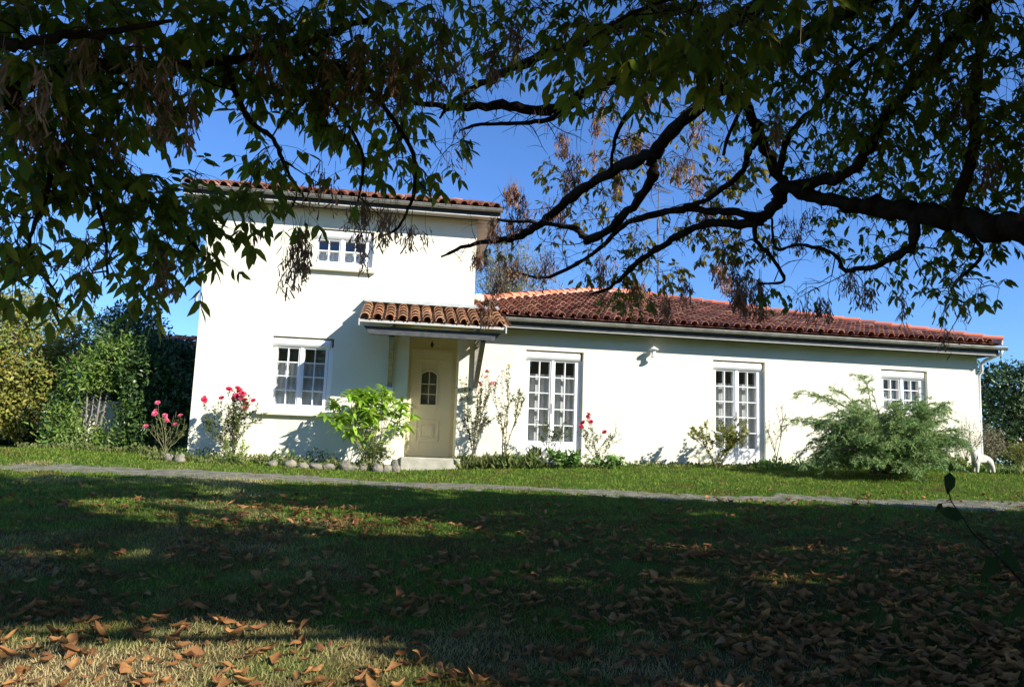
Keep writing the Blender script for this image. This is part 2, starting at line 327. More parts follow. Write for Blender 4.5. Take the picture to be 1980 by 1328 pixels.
# ------------------------------------------------------------------ house
house = thing('house', 'white rendered house with two storey block, long low tiled wing and small porch roof', 'house', (2, 6, -.2))
TX0, TX1, WX1 = -6.93, -1.2, 11.0
ZT, ZW = 5.22, 2.93
def facade(mb, x0, x1, z0, z1, openings, depth):
    xs_ = sorted({x0, x1, *[o[0] for o in openings], *[o[1] for o in openings]})
    zs_ = sorted({z0, z1, *[o[2] for o in openings], *[o[3] for o in openings]})
    for i in range(len(xs_) - 1):
        for j in range(len(zs_) - 1):
            cx, cz = (xs_[i] + xs_[i+1]) / 2, (zs_[j] + zs_[j+1]) / 2
            if any(o[0] < cx < o[1] and o[2] < cz < o[3] for o in openings): continue
            mb.add([(xs_[i],0,zs_[j]),(xs_[i+1],0,zs_[j]),(xs_[i+1],0,zs_[j+1]),(xs_[i],0,zs_[j+1])], [(0,1,2,3)])
    for a, b, c, d, depth in [(*o[:4], o[4] if len(o) > 4 else depth) for o in openings]:
        mb.add([(a,0,c),(a,depth,c),(a,depth,d),(a,0,d)], [(0,1,2,3)]); mb.add([(b,0,c),(b,depth,c),(b,depth,d),(b,0,d)], [(3,2,1,0)])
        mb.add([(a,0,d),(b,0,d),(b,depth,d),(a,depth,d)], [(3,2,1,0)]); mb.add([(a,0,c),(b,0,c),(b,depth,c),(a,depth,c)], [(0,1,2,3)])
        # plaster shoulders behind the reveal so no light leaks
        e = .5
        mb.add([(a-e,depth,c-.1),(a,depth,c-.1),(a,depth,d+.1),(a-e,depth,d+.1)], [(0,1,2,3)])
DEP = .24
tow = [(-4.73,-3.45,3.97,4.78), (-5.41,-4.15,.85,2.38), (-2.55,-1.47,-.06,2.74,.95)]
wing = [(0,1.3,.05,2.38), (4.32,5.58,.05,2.38), (8.48,9.67,1.33,2.38)]
mb = MB(); facade(mb, TX0, TX1, -.7, ZT, tow, DEP)
mb.add([(TX0,0,-.7),(TX0,6.6,-.7),(TX0,6.6,ZT),(TX0,0,ZT)], [(3,2,1,0)])
mb.add([(TX1,0.002,-.7),(TX1,6.6,-.7),(TX1,6.6,ZT),(TX1,0.002,ZT)], [(0,1,2,3)])
mb.add([(TX0,6.6,-.7),(TX1,6.6,-.7),(TX1,6.6,ZT),(TX0,6.6,ZT)], [(3,2,1,0)])
mb.build('wall', M['stucco'], house)
mb = MB(); facade(mb, TX1, WX1, -.7, ZW, wing, DEP)
mb.add([(WX1,0,-.7),(WX1,13,-.7),(WX1,13,ZW),(WX1,0,ZW)], [(0,1,2,3)])
mb.add([(TX1,13,-.7),(WX1,13,-.7),(WX1,13,ZW),(TX1,13,ZW)], [(3,2,1,0)])
mb.add([(TX1+.01,6.6,-.7),(TX1+.01,13,-.7),(TX1+.01,13,ZW),(TX1+.01,6.6,ZW)], [(3,2,1,0)])
mb.build('wall', M['stucco'], house)

def window(x0, x1, z0, z1, rows, name='window', panel=.0, sill=None, handle=False, box_h=.20, boxout=.02):
    fr = MB(); yb = DEP - .09; yf = DEP - .14   # frame front
    F = .045; zt = z1 - box_h
    fr.box(x0, x0 + F, yf, DEP + .02, z0, zt + .02); fr.box(x1 - F - .06, x1, yf, DEP + .02, z0, zt + .02)
    fr.box(x0 + F, x1 - F - .06, yf, DEP + .02, z0, z0 + F)
    a, b = x0 + F, x1 - F - .06; mid = (a + b) / 2; st = .062
    zb = z0 + F
    panes = []
    for (l, r) in ((a, mid), (mid, b)):
        y0 = yf - .012; y1 = DEP - .02
        fr.box(l + .003, l + st, y0, y1, zb, zt); fr.box(r - st, r - .003, y0, y1, zb, zt)
        gb = zb + max(panel, st)
        fr.box(l + st, r - st, y0, y1, zb, gb); fr.box(l + st, r - st, y0, y1, zt - .035, zt)
        if panel:
            fr.box(l + st + .05, r - st - .05, y0 - .012, y0 + .01, zb + .06, gb - .05)
        gx0, gx1, gz0, gz1 = l + st, r - st, gb, zt - .035
        panes.append((gx0, gx1, gz0, gz1))
        c = (gx0 + gx1) / 2; fr.box(c - .011, c + .011, y0 + .012, y1 - .012, gz0, gz1)
        for k in range(1, rows):
            z = gz0 + (gz1 - gz0) * k / rows
            fr.box(gx0, c - .011, y0 + .012, y1 - .012, z - .011, z + .011); fr.box(c + .011, gx1, y0 + .012, y1 - .012, z - .011, z + .011)
    fr.box(mid - .03, mid + .03, yf - .03, yf - .011, zb, zt)
    o = fr.build(name, M['pvc'], house, bevel=.004)
    gl = MB()
    for p in panes: gl.add([(p[0], DEP - .045, p[2]), (p[1], DEP - .045, p[2]), (p[1], DEP - .045, p[3]), (p[0], DEP - .045, p[3])], [(0,1,2,3)])
    gl.build('glass', M['glass'], o)
    # rolled shutter housing with rounded front
    sh = MB(); prof = []
    for k in range(7):
        t = math.pi / 2 * k / 6; prof.append((.11 - .09 * math.sin(t) * 1.0 - boxout, zt + .02 + .08 * (1 - math.cos(t)) ))
    prof = [(DEP, zt - .01), (.10, zt - .01), (.045, zt + .01), (.02, zt + .045), (.015, zt + .09), (.03, z1 - .045), (.075, z1 - .02), (DEP, z1 - .015)]
    n_ = len(prof); vs = [(x0 + .004, y, z) for y, z in prof] + [(x1 - .075, y, z) for y, z in prof]
    sh.add(vs, [(i, i + 1, n_ + i + 1, n_ + i) for i in range(n_ - 1)] + [tuple(range(n_))[::-1], tuple(range(n_, 2 * n_))])
    sh.box(x1 - .072, x1 - .045, .09, DEP, z0 + .01, z1 - .03)
    sh.build('roller_shutter', M['pvc'], o)
    # curtains hang in soft folds, open a little in the middle
    for p in panes:
        cu = MB(); nn = 40; vs = []
        w_ = p[1] - p[0] + .08
        for i in range(nn + 1):
            x = p[0] - .04 + w_ * i / nn; y = DEP + .035 + .010 * math.sin(i * .75 + p[0] * 9) + .008 * math.sin(i * .31)
            top = p[3] - (.27 if rows > 2 else .17) 
            vs += [(x, y, p[2] - .05), (x, y + .004, top)]
        cu.add(vs, [(2*i, 2*i+2, 2*i+3, 2*i+1) for i in range(nn)], True); cu.build('curtain', M['curtain'], o)
    if handle:
        h = MB(); h.box(mid - .012, mid + .012, yf - .04, yf - .031, 1.0, 1.22); h.bar((mid, yf - .06, 1.14), (mid - .07, yf - .06, 1.10), .018, .02); h.bar((mid, yf - .03, 1.14), (mid, yf - .062, 1.14), .016, .016)
        h.build('handle', M['zinc'], o)
    if sill:
        s_ = MB(); s_.box(sill[0], sill[1], -.11, -.001, z0 - .13, z0 - .015); s_.box(x0 + .002, x1 - .002, 0, DEP - .141, z0 - .02, z0 + .004)
        s_.build('sill', M['stucco'], o, bevel=.012)
    rm = MB(); x0_, x1_ = x0 - .35, x1 + .35; z0_, z1_ = z0 - .3, z1 + .2
    rm.add([(x0_,DEP+.01,z0_),(x1_,DEP+.01,z0_),(x1_,1.2,z0_),(x0_,1.2,z0_),(x0_,DEP+.01,z1_),(x1_,DEP+.01,z1_),(x1_,1.2,z1_),(x0_,1.2,z1_)], [(0,1,2,3),(4,7,6,5),(3,2,6,7),(0,3,7,4),(1,5,6,2)])
    rm.build('room_lining', M['room'], o)
    return o
window(*tow[0], 2, sill=(-4.95, -3.38))
window(*tow[1], 4, sill=(-5.62, -4.02))
window(*wing[0], 5, name='french_window', panel=.30, handle=True)
window(*wing[1], 5, name='french_window', panel=.30, handle=True)
window(*wing[2], 3, sill=(8.38, 9.77))
for (a, b) in ((0, 1.3), (4.32, 5.58)):
    ms_ = MB(); ms_.box(a - .06, b + .04, -.10, -.001, -.5, .045); ms_.build('threshold', M['stucco'], house, bevel=.01)

# front door in its deep recess
dx0, dx1, dz0, dz1, DD = tow[2]
d = MB(); d.box(dx0 + .001, dx1 - .001, DD - .04, DD + .1, 2.40, dz1)       # panel over the door
d.box(dx0 + .001, dx0 + .06, DD - .06, DD + .1, dz0, 2.40); d.box(dx1 - .07, dx1 - .001, DD - .06, DD + .1, dz0, 2.40); d.box(dx0 + .06, dx1 - .07, DD - .06, DD + .1, 2.335, 2.40)
door_frame = d.build('door_frame', M['beige'], house, bevel=.006)
lx0, lx1, lz0, lz1 = dx0 + .06, dx1 - .07, dz0 + .02, 2.335; yl = DD - .03
# leaf with an arched light cut from it
gx0, gx1, gz0, gz1, ga = -2.23, -1.89, 1.13, 1.80, 1.88
d = MB(); d.box(lx0, gx0, yl, DD + .03, lz0, lz1); d.box(gx1, lx1, yl, DD + .03, lz0, lz1); d.box(gx0, gx1, yl, DD + .03, lz0, gz0)
nA = 10
for k in range(nA):
    xa, xb = gx0 + (gx1 - gx0) * k / nA, gx0 + (gx1 - gx0) * (k + 1) / nA
    za, zb = [gz1 + (ga - gz1) * (1 - (2 * (t - gx0) / (gx1 - gx0) - 1) ** 2) for t in (xa, xb)]
    d.add([(xa,yl,za),(xb,yl,zb),(xb,yl,lz1),(xa,yl,lz1),(xa,DD+.03,za),(xb,DD+.03,zb)], [(0,1,2,3),(0,4,5,1)])
mould = MB()
for k in range(nA):
    xa, xb = gx0 + (gx1 - gx0) * k / nA, gx0 + (gx1 - gx0) * (k + 1) / nA
    za, zb = [gz1 + (ga - gz1) * (1 - (2 * (t - gx0) / (gx1 - gx0) - 1) ** 2) + .02 for t in (xa, xb)]
    d.bar((xa, yl - .012, za), (xb, yl - .012, zb), .03, .04, up=(0, 1, 0))
for xa in (gx0 - .02, gx1 + .02): d.box(xa - .018, xa + .018, yl - .028, yl + .001, gz0 - .04, gz1 + .03)
d.box(gx0 - .002, gx1 + .002, yl - .028, yl + .001, gz0 - .04, gz0 - .004)
for a, b, c, e, t in ((-2.315, -1.80, .29, .79, .028), (-2.21, -1.905, .39, .69, .024)):
    for q in ((a, b, c, c + t), (a, b, e - t, e), (a, a + t, c + t, e - t), (b - t, b, c + t, e - t)): d.box(q[0], q[1], yl - .018, yl + .001, q[2], q[3])
d.box(-2.175, -1.94, yl - .012, yl + .001, .425, .655)
d.box(lx0 + .15, lx1 - .15, yl - .010, yl + .001, 2.13, 2.155)
door = d.build('door', M['door'], house, bevel=.004)
gm_ = MB(); gm_.add([(gx0, yl + .03, gz0), (gx1, yl + .03, gz0), (gx1, yl + .03, ga), (gx0, yl + .03, ga)], [(0,1,2,3)]); gm_.build('glass', M['glass'], door)
mn = MB(); c = (gx0 + gx1) / 2; mn.box(c - .008, c + .008, yl + .008, yl + .028, gz0, ga - .004)
for z in (1.36, 1.59): mn.box(gx0, c - .008, yl + .008, yl + .028, z - .008, z + .008); mn.box(c + .008, gx1, yl + .008, yl + .028, z - .008, z + .008)
mn.build('glazing_bar', M['door'], door)
hd = MB(); hd.box(lx0 + .05, lx0 + .085, yl - .012, yl, .92, 1.12); hd.bar((lx0 + .068, yl - .04, 1.04), (lx0 + .17, yl - .045, 1.04), .016, .02); hd.build('handle', M['zinc'], door)
bk = MB(); bk.box(dx0 - .2, dx1 + .2, DD + .12, DD + .9, -.3, 2.9); bk.build('room_lining', M['room'], door)
dm = MB(); cx, cz = -2.035, 2.49
for s_ in (1, .55): dm.add([(cx, DD - .075 - .03 * (1 - s_), cz - .085 * s_), (cx + .042 * s_, DD - .06, cz), (cx, DD - .075 - .03 * (1 - s_), cz + .085 * s_), (cx - .042 * s_, DD - .06, cz), (cx, DD - .11, cz), (cx, DD - .039, cz)], [(0,1,4),(1,2,4),(2,3,4),(3,0,4),(1,0,5),(2,1,5),(3,2,5),(0,3,5)])
dm.build('wall_ornament', M['iron'], house)
st_ = MB(); st_.box(-2.62, -1.40, -.62, -.002, -.6, -.045); st_.box(-2.549, -1.471, .0, DD - .06, -.2, -.055); st_.build('step', M['step'], house, bevel=.02)

# ---------------- tiled roofs
def tile_field(mb, O, ux, us, nv, ncol, nrow, pitch, expo, inside, r0=.092, r1=.072, seg=6, pan=True):
    """Spanish tiles: arched covers over hollow pans; O = left eave corner, ux along the eave, us up the slope"""
    O = Vector(O); ux = Vector(ux); us = Vector(us); nv = Vector(nv)
    for i in range(ncol):
        wob = rng.uniform(-.006, .006)
        for j in range(nrow):
            if not inside((i + .5) * pitch, (j + .5) * expo): continue
            b = O + ux * ((i + .5) * pitch + wob + rng.uniform(-.004, .004)) + us * (j * expo - .03 + rng.uniform(-.008, .008)) + nv * rng.uniform(0, .008)
            ln = expo * 1.22; ring = []
            tilt = .040
            for (s_, r, hgt) in ((0, r0, tilt), (ln, r1, 0.0)):
                ring.append([b + us * s_ + ux * (r * math.cos(math.pi * k / seg)) + nv * (r * .95 * math.sin(math.pi * k / seg) + hgt + .006) for k in range(seg + 1)])
            inner = [b + ux * ((r0 - .018) * math.cos(math.pi * k / seg)) + nv * ((r0 - .018) * .95 * math.sin(math.pi * k / seg) + tilt + .006) for k in range(seg + 1)]
            inner2 = [p + us * .16 for p in inner]
            n_ = seg + 1
            mb.add(ring[0] + ring[1] + inner + inner2, [(k, n_ + k, n_ + k + 1, k + 1) for k in range(seg)] + [(2*n_ + k, k, k + 1, 2*n_ + k + 1) for k in range(seg)] + [(3*n_ + k, 2*n_ + k, 2*n_ + k + 1, 3*n_ + k + 1) for k in range(seg)])
            if pan:
                bp = b + ux * (pitch / 2) + us * .05; rp = pitch / 2 - .03
                rr = []
                for (s_, hgt) in ((0, .02), (ln, 0.0)):
                    rr.append([bp + us * s_ + ux * (rp * math.cos(math.pi * k / 4)) + nv * (.062 - rp * .6 * math.sin(math.pi * k / 4) + hgt - .03) for k in range(5)])
                mb.add(rr[0] + rr[1], [(k + 1, 5 + k + 1, 5 + k, k) for k in range(4)])
def ridge_run(mb, p, q, r=.125, ln=.40, up=(0, 0, 1)):
    p = Vector(p); q = Vector(q); d = (q - p).normalized(); a = d.cross(Vector(up)).normalized(); b = a.cross(d); n_ = int((q - p).length / ln); L_ = (q - p).length / n_
    for i in range(n_):
        rr = []; jit = rng.uniform(-.006, .006)
        for s_, r_, h in ((-.03, r * 1.08, .018), (L_, r * .92, 0)):
            c = p + d * (L_ * i + s_) + b * (h + jit)
            rr.append([c + a * (r_ * math.cos(math.pi * k / 8)) + b * (r_ * .85 * math.sin(math.pi * k / 8)) for k in range(9)])
        inn = [p + d * (L_ * i - .03) + b * (.018 + jit) + a * ((r) * math.cos(math.pi * k / 8)) + b * (r * .78 * math.sin(math.pi * k / 8)) for k in range(9)]
        mb.add(rr[0] + rr[1] + inn, [(k, 9 + k, 10 + k, k + 1) for k in range(8)] + [(18 + k, k, k + 1, 19 + k) for k in range(8)])
# wing: hipped roof
SL = .30; EY = -.44; XE = 11.33; cs = 1 / math.sqrt(1 + SL * SL)
def zr(y): return 3.02 + SL * (y + .55)
apL, apR, yb_ = (3.05, 6.5, zr(6.5)), (4.25, 6.5, zr(6.5)), 13.45
E0 = (TX1 + .005, EY, zr(EY)); E1 = (XE, EY, zr(EY)); K = (TX1 + .005, 1.3, zr(1.3))
back1 = (XE, yb_, zr(EY)); back0 = (TX1 - .0, yb_, zr(EY)); 
mb = MB(); vs = [E0, E1, apR, apL, K, back1, back0, (TX1 + .005, 6.6, zr(EY) + .1)]
mb.add(vs, [(0, 1, 2, 3, 4), (1, 5, 2), (5, 6, 3, 2), (6, 7, 4, 3)])
us = Vector((0, cs, SL * cs)); nv = Vector((0, -SL * cs, cs))
def in_wing(x, s_):
    X = E0[0] + x; y = EY + s_ * cs
    if y < 1.3: left = E0[0]
    else: left = K[0] + (apL[0] - K[0]) * (y - 1.3) / (6.5 - 1.3)
    return left - .02 < X < XE - (y - EY) * (XE - apR[0]) / (6.5 - EY) - .02 and y < 6.45
tile_field(mb, E0, (1, 0, 0), us, nv, 50, 18, .2505, .40, in_wing)
# right hip face tiles, seen only edge-on
u2 = Vector((-cs, 0, SL * cs)); n2 = Vector((SL * cs, 0, cs))
tile_field(mb, E1, (0, 1, 0), u2, n2, 56, 18, .25, .40, lambda x, s_: (s_ * cs < x * (XE - apR[0]) / (6.5 - EY)) and (s_ * cs < (13.9 - x) * .98) , pan=False)
roof = mb.build('roof', M['tile'], house)
mb = MB(); h = .075
ridge_run(mb, (XE - .02, EY + .02, E1[2] + h), (apR[0], 6.5, apR[2] + h)); ridge_run(mb, (apR[0], 6.5, apR[2] + h), (apL[0], 6.5, apL[2] + h)); ridge_run(mb, (K[0] + .12, 1.42, K[2] + h + .03), (apL[0], 6.5, apL[2] + h))
mb.build('ridge_tiles', M['ridge'], roof)
mb = MB()
for p, q in (((XE, EY, E1[2]), apR), (apR, apL), ((K[0] + .1, 1.4, K[2]), apL)):
    p = Vector(p) + Vector((0, 0, .05)); q = Vector(q) + Vector((0, 0, .05)); mb.bar(p, q, .27, .10)
mb.build('mortar_bed', M['mortar'], roof)
mb = MB(); mb.lathe([(0, .0), (.13, 0), (.15, .08), (.12, .17), (.04, .2), (0, .2)], (-.98, 1.25, K[2] + .03), 10); mb.build('mortar_end', M['stucco'], roof)

def gutter(mb, x0, x1, yc, zc, r=.062, clips=.5):
    seg = 8; L_ = int((x1 - x0) / 2) + 1
    prof = [(yc + r * math.cos(math.pi + math.pi * k / seg) , zc + r * math.sin(math.pi + math.pi * k / seg)) for k in range(seg + 1)]
    prof = [(yc - r - .004, zc + .012), (yc - r - .010, zc + .004)] + prof
    inn = [(y + (yc - y) * .1, z + .004) for y, z in prof[::-1]]
    pr_ = prof + inn; n_ = len(pr_)
    mb.add([(x0, y, z) for y, z in pr_] + [(x1, y, z) for y, z in pr_], [(i, n_ + i, n_ + i + 1, i + 1) for i in range(n_ - 1)], True)
    for xx in (x0, x1): mb.add([(xx, y, z) for y, z in prof], [tuple(range(len(prof)))])
    x = x0 + .3
    while x < x1:
        pc = [(yc + (r + .006) * math.cos(math.pi + math.pi * k / seg), zc + (r + .006) * math.sin(math.pi + math.pi * k / seg)) for k in range(seg + 1)]
        mb.add([(x, y, z) for y, z in pc] + [(x + .025, y, z) for y, z in pc], [(i, len(pc) + i, len(pc) + i + 1, i + 1) for i in range(seg)])
        x += clips * (2 if int(x * 7) % 3 == 0 else 1.5)
mb = MB(); gutter(mb, -.66, 11.40, -.455, 2.975); gt = mb.build('gutter', M['zinc'], house)
mb = MB(); mb.box(TX1 + .01, 11.26, -.385, -.36, 2.80, 2.99); mb.box(11.235, 11.26, -.36, 13, 2.80, 2.99); mb.build('fascia', M['dark_wood'], house)
mb = MB(); mb.box(TX1 + .01, 11.235, -.36, -.002, 2.815, 2.835); mb.box(11.002, 11.235, -.002, 13, 2.815, 2.835); mb.build('soffit', M['dark_wood'], house)
mb = MB(); mb.box(TX1 + .01, 11.27, -.388, -.355, 2.788, 2.80); mb.build('soffit_trim', M['white_wood'], house)
mb = MB(); mb.tube([(11.30, -.44, 2.92), (11.30, -.42, 2.84), (11.12, -.12, 2.70), (11.06, -.06, 2.62), (11.06, -.06, 2.45), (11.07, .06, 2.35), (11.07, .08, 1.0), (11.07, .08, .05)], .04, 10); mb.build('downpipe', M['pvc'], house)

# tower roof, low gable with tiles seen edge-on
SY = -.50; S2 = .335; c2 = 1 / math.sqrt(1 + S2 * S2); RX0, RX1 = -7.38, -.72
def zt_(y): return 5.36 + S2 * (y - SY)
mb = MB(); ym = 3.2; mb.add([(RX0, SY, zt_(SY)), (RX1, SY, zt_(SY)), (RX1, ym, zt_(ym)), (RX0, ym, zt_(ym)), (RX0, 2*ym - SY, zt_(SY)), (RX1, 2*ym - SY, zt_(SY))], [(0,1,2,3), (3,2,5,4)])
mb.add([(RX0 + .02, SY + .05, zt_(SY) - .03), (RX1 - .02, SY + .05, zt_(SY) - .03), (RX1 - .02, 2*ym - SY, zt_(SY) - .03), (RX0 + .02, 2*ym - SY, zt_(SY) - .03)], [(3,2,1,0)])
tile_field(mb, (RX0, SY - .02, zt_(SY) - .01), (1, 0, 0), (0, c2, S2 * c2), (0, -S2 * c2, c2), 28, 11, .2378, .36, lambda x, s_: True)
tile_field(mb, (RX1, 2*ym - SY, zt_(SY)), (-1, 0, 0), (0, -c2, S2 * c2), (0, S2 * c2, c2), 28, 11, .2378, .36, lambda x, s_: True, pan=False)
tr_ = mb.build('roof', M['tile'], house)
mb = MB(); ridge_run(mb, (RX0, ym, zt_(ym) + .02), (RX1, ym, zt_(ym) + .02)); mb.build('ridge_tiles', M['tile'], tr_)
mb = MB(); gutter(mb, RX0 - .02, RX1 + .02, SY - .03, 5.335); mb.build('gutter', M['zinc'], house)
mb = MB(); mb.box(RX0 + .03, RX1 - .03, SY + .055, SY + .08, 5.20, 5.345); mb.box(RX1 - .03, RX1 - .005, SY + .08, 6.9, 5.20, 5.345); mb.box(RX0 + .005, RX0 + .03, SY + .08, 6.9, 5.20, 5.345)
mb.build('fascia', M['dark_wood'], house)
mb = MB()
k = SY + .082
while k < -.06: mb.box(RX0 + .03, RX1 - .03, k, k + .085, 5.222, 5.24); k += .09
mb.box(TX1 + .002, RX1 - .03, 0, 6.9, 5.222, 5.24); mb.box(RX0 + .03, TX0 - .002, 0, 6.9, 5.222, 5.24); mb.box(RX0 + .03, RX1 - .03, SY + .04, SY + .08, 5.175, 5.20)
mb.build('soffit', M['white_wood'], house)
# gable gussets under the side overhang of the tower
mb = MB(); mb.tube([(TX0 - .03, -.05, 3.18), (TX0 - .07, -.06, 3.14), (TX0 - .08, -.06, 3.02), (TX0 - .04, -.07, 2.97)], .035, 8); mb.build('overflow_spout', M['zinc'], house)
# ---------------- porch roof
PX0, PX1, PY = -3.58, -.66, -1.56; ZP0, ZP1 = 2.60, 3.16
sl_ = (ZP1 - ZP0) / -PY; cp = 1 / math.sqrt(1 + sl_ * sl_); Lp = -PY / cp
mb = MB(); mb.add([(PX0 + .03, PY + .06, ZP0 + .0), (PX1 - .03, PY + .06, ZP0), (PX1 - .03, -.002, ZP1 - .02), (PX0 + .03, -.002, ZP1 - .02)], [(0,1,2,3)])
tile_field(mb, (PX0, PY, ZP0 - .005), (1, 0, 0), (0, cp, sl_ * cp), (0, -sl_ * cp, cp), 12, 5, (PX1 - PX0) / 12, .315, lambda x, s_: True, r0=.098, r1=.078, seg=8)
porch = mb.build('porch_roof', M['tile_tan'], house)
mb = MB(); mb.add([(PX0 + .02, -.02, ZP1 + .13), (PX1 + .0, -.02, ZP1 + .11), (PX1 - .0, -.004, ZP1 + .11), (PX0 + .02, -.004, ZP1 + .13), (PX0 + .01, -.24, ZP1 + .035), (PX1 + .01, -.24, ZP1 + .025)], [(4,5,1,0), (0,1,2,3)]); 
mb.box(PX0 + .02, PX1, -.022, -.003, ZP1 + .08, ZP1 + .135)
mb.build('lead_flashing', M['lead'], porch)
mb = MB()
for k in range(6):
    x = PX0 + .08 + k * (PX1 - PX0 - .16) / 5
    mb.bar((x, PY + .05, ZP0 - .055), (x, -.002, ZP1 - .08), .06, .08)
mb.bar((PX0 + .01, PY + .03, ZP0 - .03), (PX1 - .01, PY + .03, ZP0 - .03), .02, .05)
mb.build('rafter', M['white_wood'], porch)
for s_ in (-1, 1):
    mb = MB()
    xx = PX0 if s_ < 0 else PX1 - .025
    mb.add([(xx, PY - .01, ZP0 - .13), (xx + .025, PY - .01, ZP0 - .13), (xx + .025, PY - .01, ZP0 + .0), (xx, PY - .01, ZP0 + .0), (xx, -.002, ZP1 - .12), (xx + .025, -.002, ZP1 - .12), (xx + .025, -.002, ZP1 + .0), (xx, -.002, ZP1 + .0)], [(0,1,2,3),(7,6,5,4),(0,4,5,1),(3,2,6,7),(1,5,6,2),(0,3,7,4)])
    mb.build('verge_board', M['white_wood'], porch)
mb = MB(); zb_ = ZP0 - .11
mb.add([(PX0 + .10, PY + .16, zb_ - .0), (PX0 + .22, PY + .16, zb_ - .155), (PX1 - .22, PY + .16, zb_ - .155), (PX1 - .10, PY + .16, zb_), (PX0 + .10, PY + .27, zb_), (PX0 + .22, PY + .27, zb_ - .155), (PX1 - .22, PY + .27, zb_ - .155), (PX1 - .10, PY + .27, zb_)], [(0,1,2,3),(7,6,5,4),(3,2,6,7),(1,0,4,5),(2,1,5,6),(0,3,7,4)])
mb.build('beam', M['dark_wood'], porch)
for x in (-2.93, -1.10):
    mb = MB(); mb.box(x - .05, x + .05, -.10, -.003, 1.40, ZP1 - .12); mb.bar((x, -.06, 1.50), (x, PY + .24, zb_ - .16), .09, .10, up=(1, 0, 0)); mb.bar((x, -.1, zb_ - .10), (x, PY + .2, zb_ - .10), .07, .10, up=(1, 0, 0))
    b_ = mb.build('brace', M['grey_wood'], porch, bevel=.006)
    mb = MB(); mb.box(x - .075, x + .075, -.16, -.003, 1.28, 1.40); mb.box(x - .055, x + .055, -.11, -.003, 1.18, 1.28); mb.build('corbel', M['stucco'], b_, bevel=.02)
# antenna on the roof
an = MB(); X, Y = 5.45, 7.2; zb0 = 4.6; an.tube([(X, Y, zb0), (X, Y, 9.2)], [.022, .016], 6); an.tube([(X - .02, Y, 7.4), (X - .02, Y, 7.9)], .035, 6)
bm_ = [(X - .5, Y - .25, 8.95), (X + .5, Y + .25, 8.95)]; an.bar(bm_[0], bm_[1], .03, .03)
for k in range(13):
    t = k / 12; c = Vector(bm_[0]).lerp(Vector(bm_[1]), t); hl = .33 - .16 * t; dv = Vector((.447, -.894, 0)) ; an.bar(c - dv * hl, c + dv * hl, .009, .009)
for zz in (8.55, 8.68, 8.30): an.bar((X - .42, Y, zz), (X + .42, Y + .1, zz), .010, .010)
for xx in (-.4, -.13, .13, .4): an.bar((X + xx, Y + .05, 8.28), (X + xx, Y + .05, 8.70), .012, .012)
an.build('tv_antenna', M['alu'], house)

# lantern / feeder hanging from the eave
lt = thing('hanging_feeder', 'small white bird feeder hanging from the eave between the french windows', 'bird feeder', (2.86, -.17, 2.33))
mb = MB(); mb.lathe([(0, .245), (.03, .24), (.115, .185), (.118, .178), (.04, .19), (0, .19)], (2.86, -.17, 2.33), 18); mb.build('cap', M['pvc'], lt)
mb = MB(); mb.lathe([(0, 0), (.075, 0), (.078, .012), (.06, .02), (.05, .02), (.045, .19), (0, .19)], (2.86, -.17, 2.33), 16); mb.build('tube_body', M['pvc'], lt)
mb = MB(); mb.tube([(2.86, -.17, 2.56), (2.858, -.17, 2.815)], .006, 5); mb.build('cord', M['white_wood'], lt)

gw = MB(); gw.box(-9.95, -8.95, 2.05, 2.22, -.6, .95); gw = gw.build('garden_wall', M['stucco'], None, bevel=.01); tag(gw, 'low white rendered garden wall half hidden by the climbing shrub at left', 'wall', kind='thing')
# outbuilding behind on the left
ob = thing('outbuilding', 'low tiled outbuilding in the shade behind the two storey block', 'outbuilding', (-8, 4, -.2))
mb = MB(); mb.box(-10.6, TX0 - .35, 3.7, 9.5, -.7, 1.96); mb.build('wall', M['stucco'], ob)
mb = MB(); P0, P1 = (-10.8, 3.35, 1.94), (TX0 - .3, 3.35, 1.94); so_ = .34; co = 1 / math.sqrt(1 + so_ ** 2)
Q0 = (-10.8, 6.1, 1.94 + 2.75 * so_); Q1 = (TX0 - .3, 6.1, 1.94 + 2.75 * so_)
mb.add([P0, P1, Q1, Q0, (-10.8, 9.1, 1.94), (TX0 - .3, 9.1, 1.94)], [(0,1,2,3),(3,2,5,4)])
tile_field(mb, P0, (1, 0, 0), (0, co, so_ * co), (0, -so_ * co, co), 14, 8, .2543, .36, lambda x, s_: True)
ro = mb.build('roof', M['tile'], ob); mb = MB(); ridge_run(mb, (Q0[0], Q0[1], Q0[2] + .06), (Q1[0], Q1[1], Q1[2] + .06)); mb.build('ridge_tiles', M['ridge'], ro)

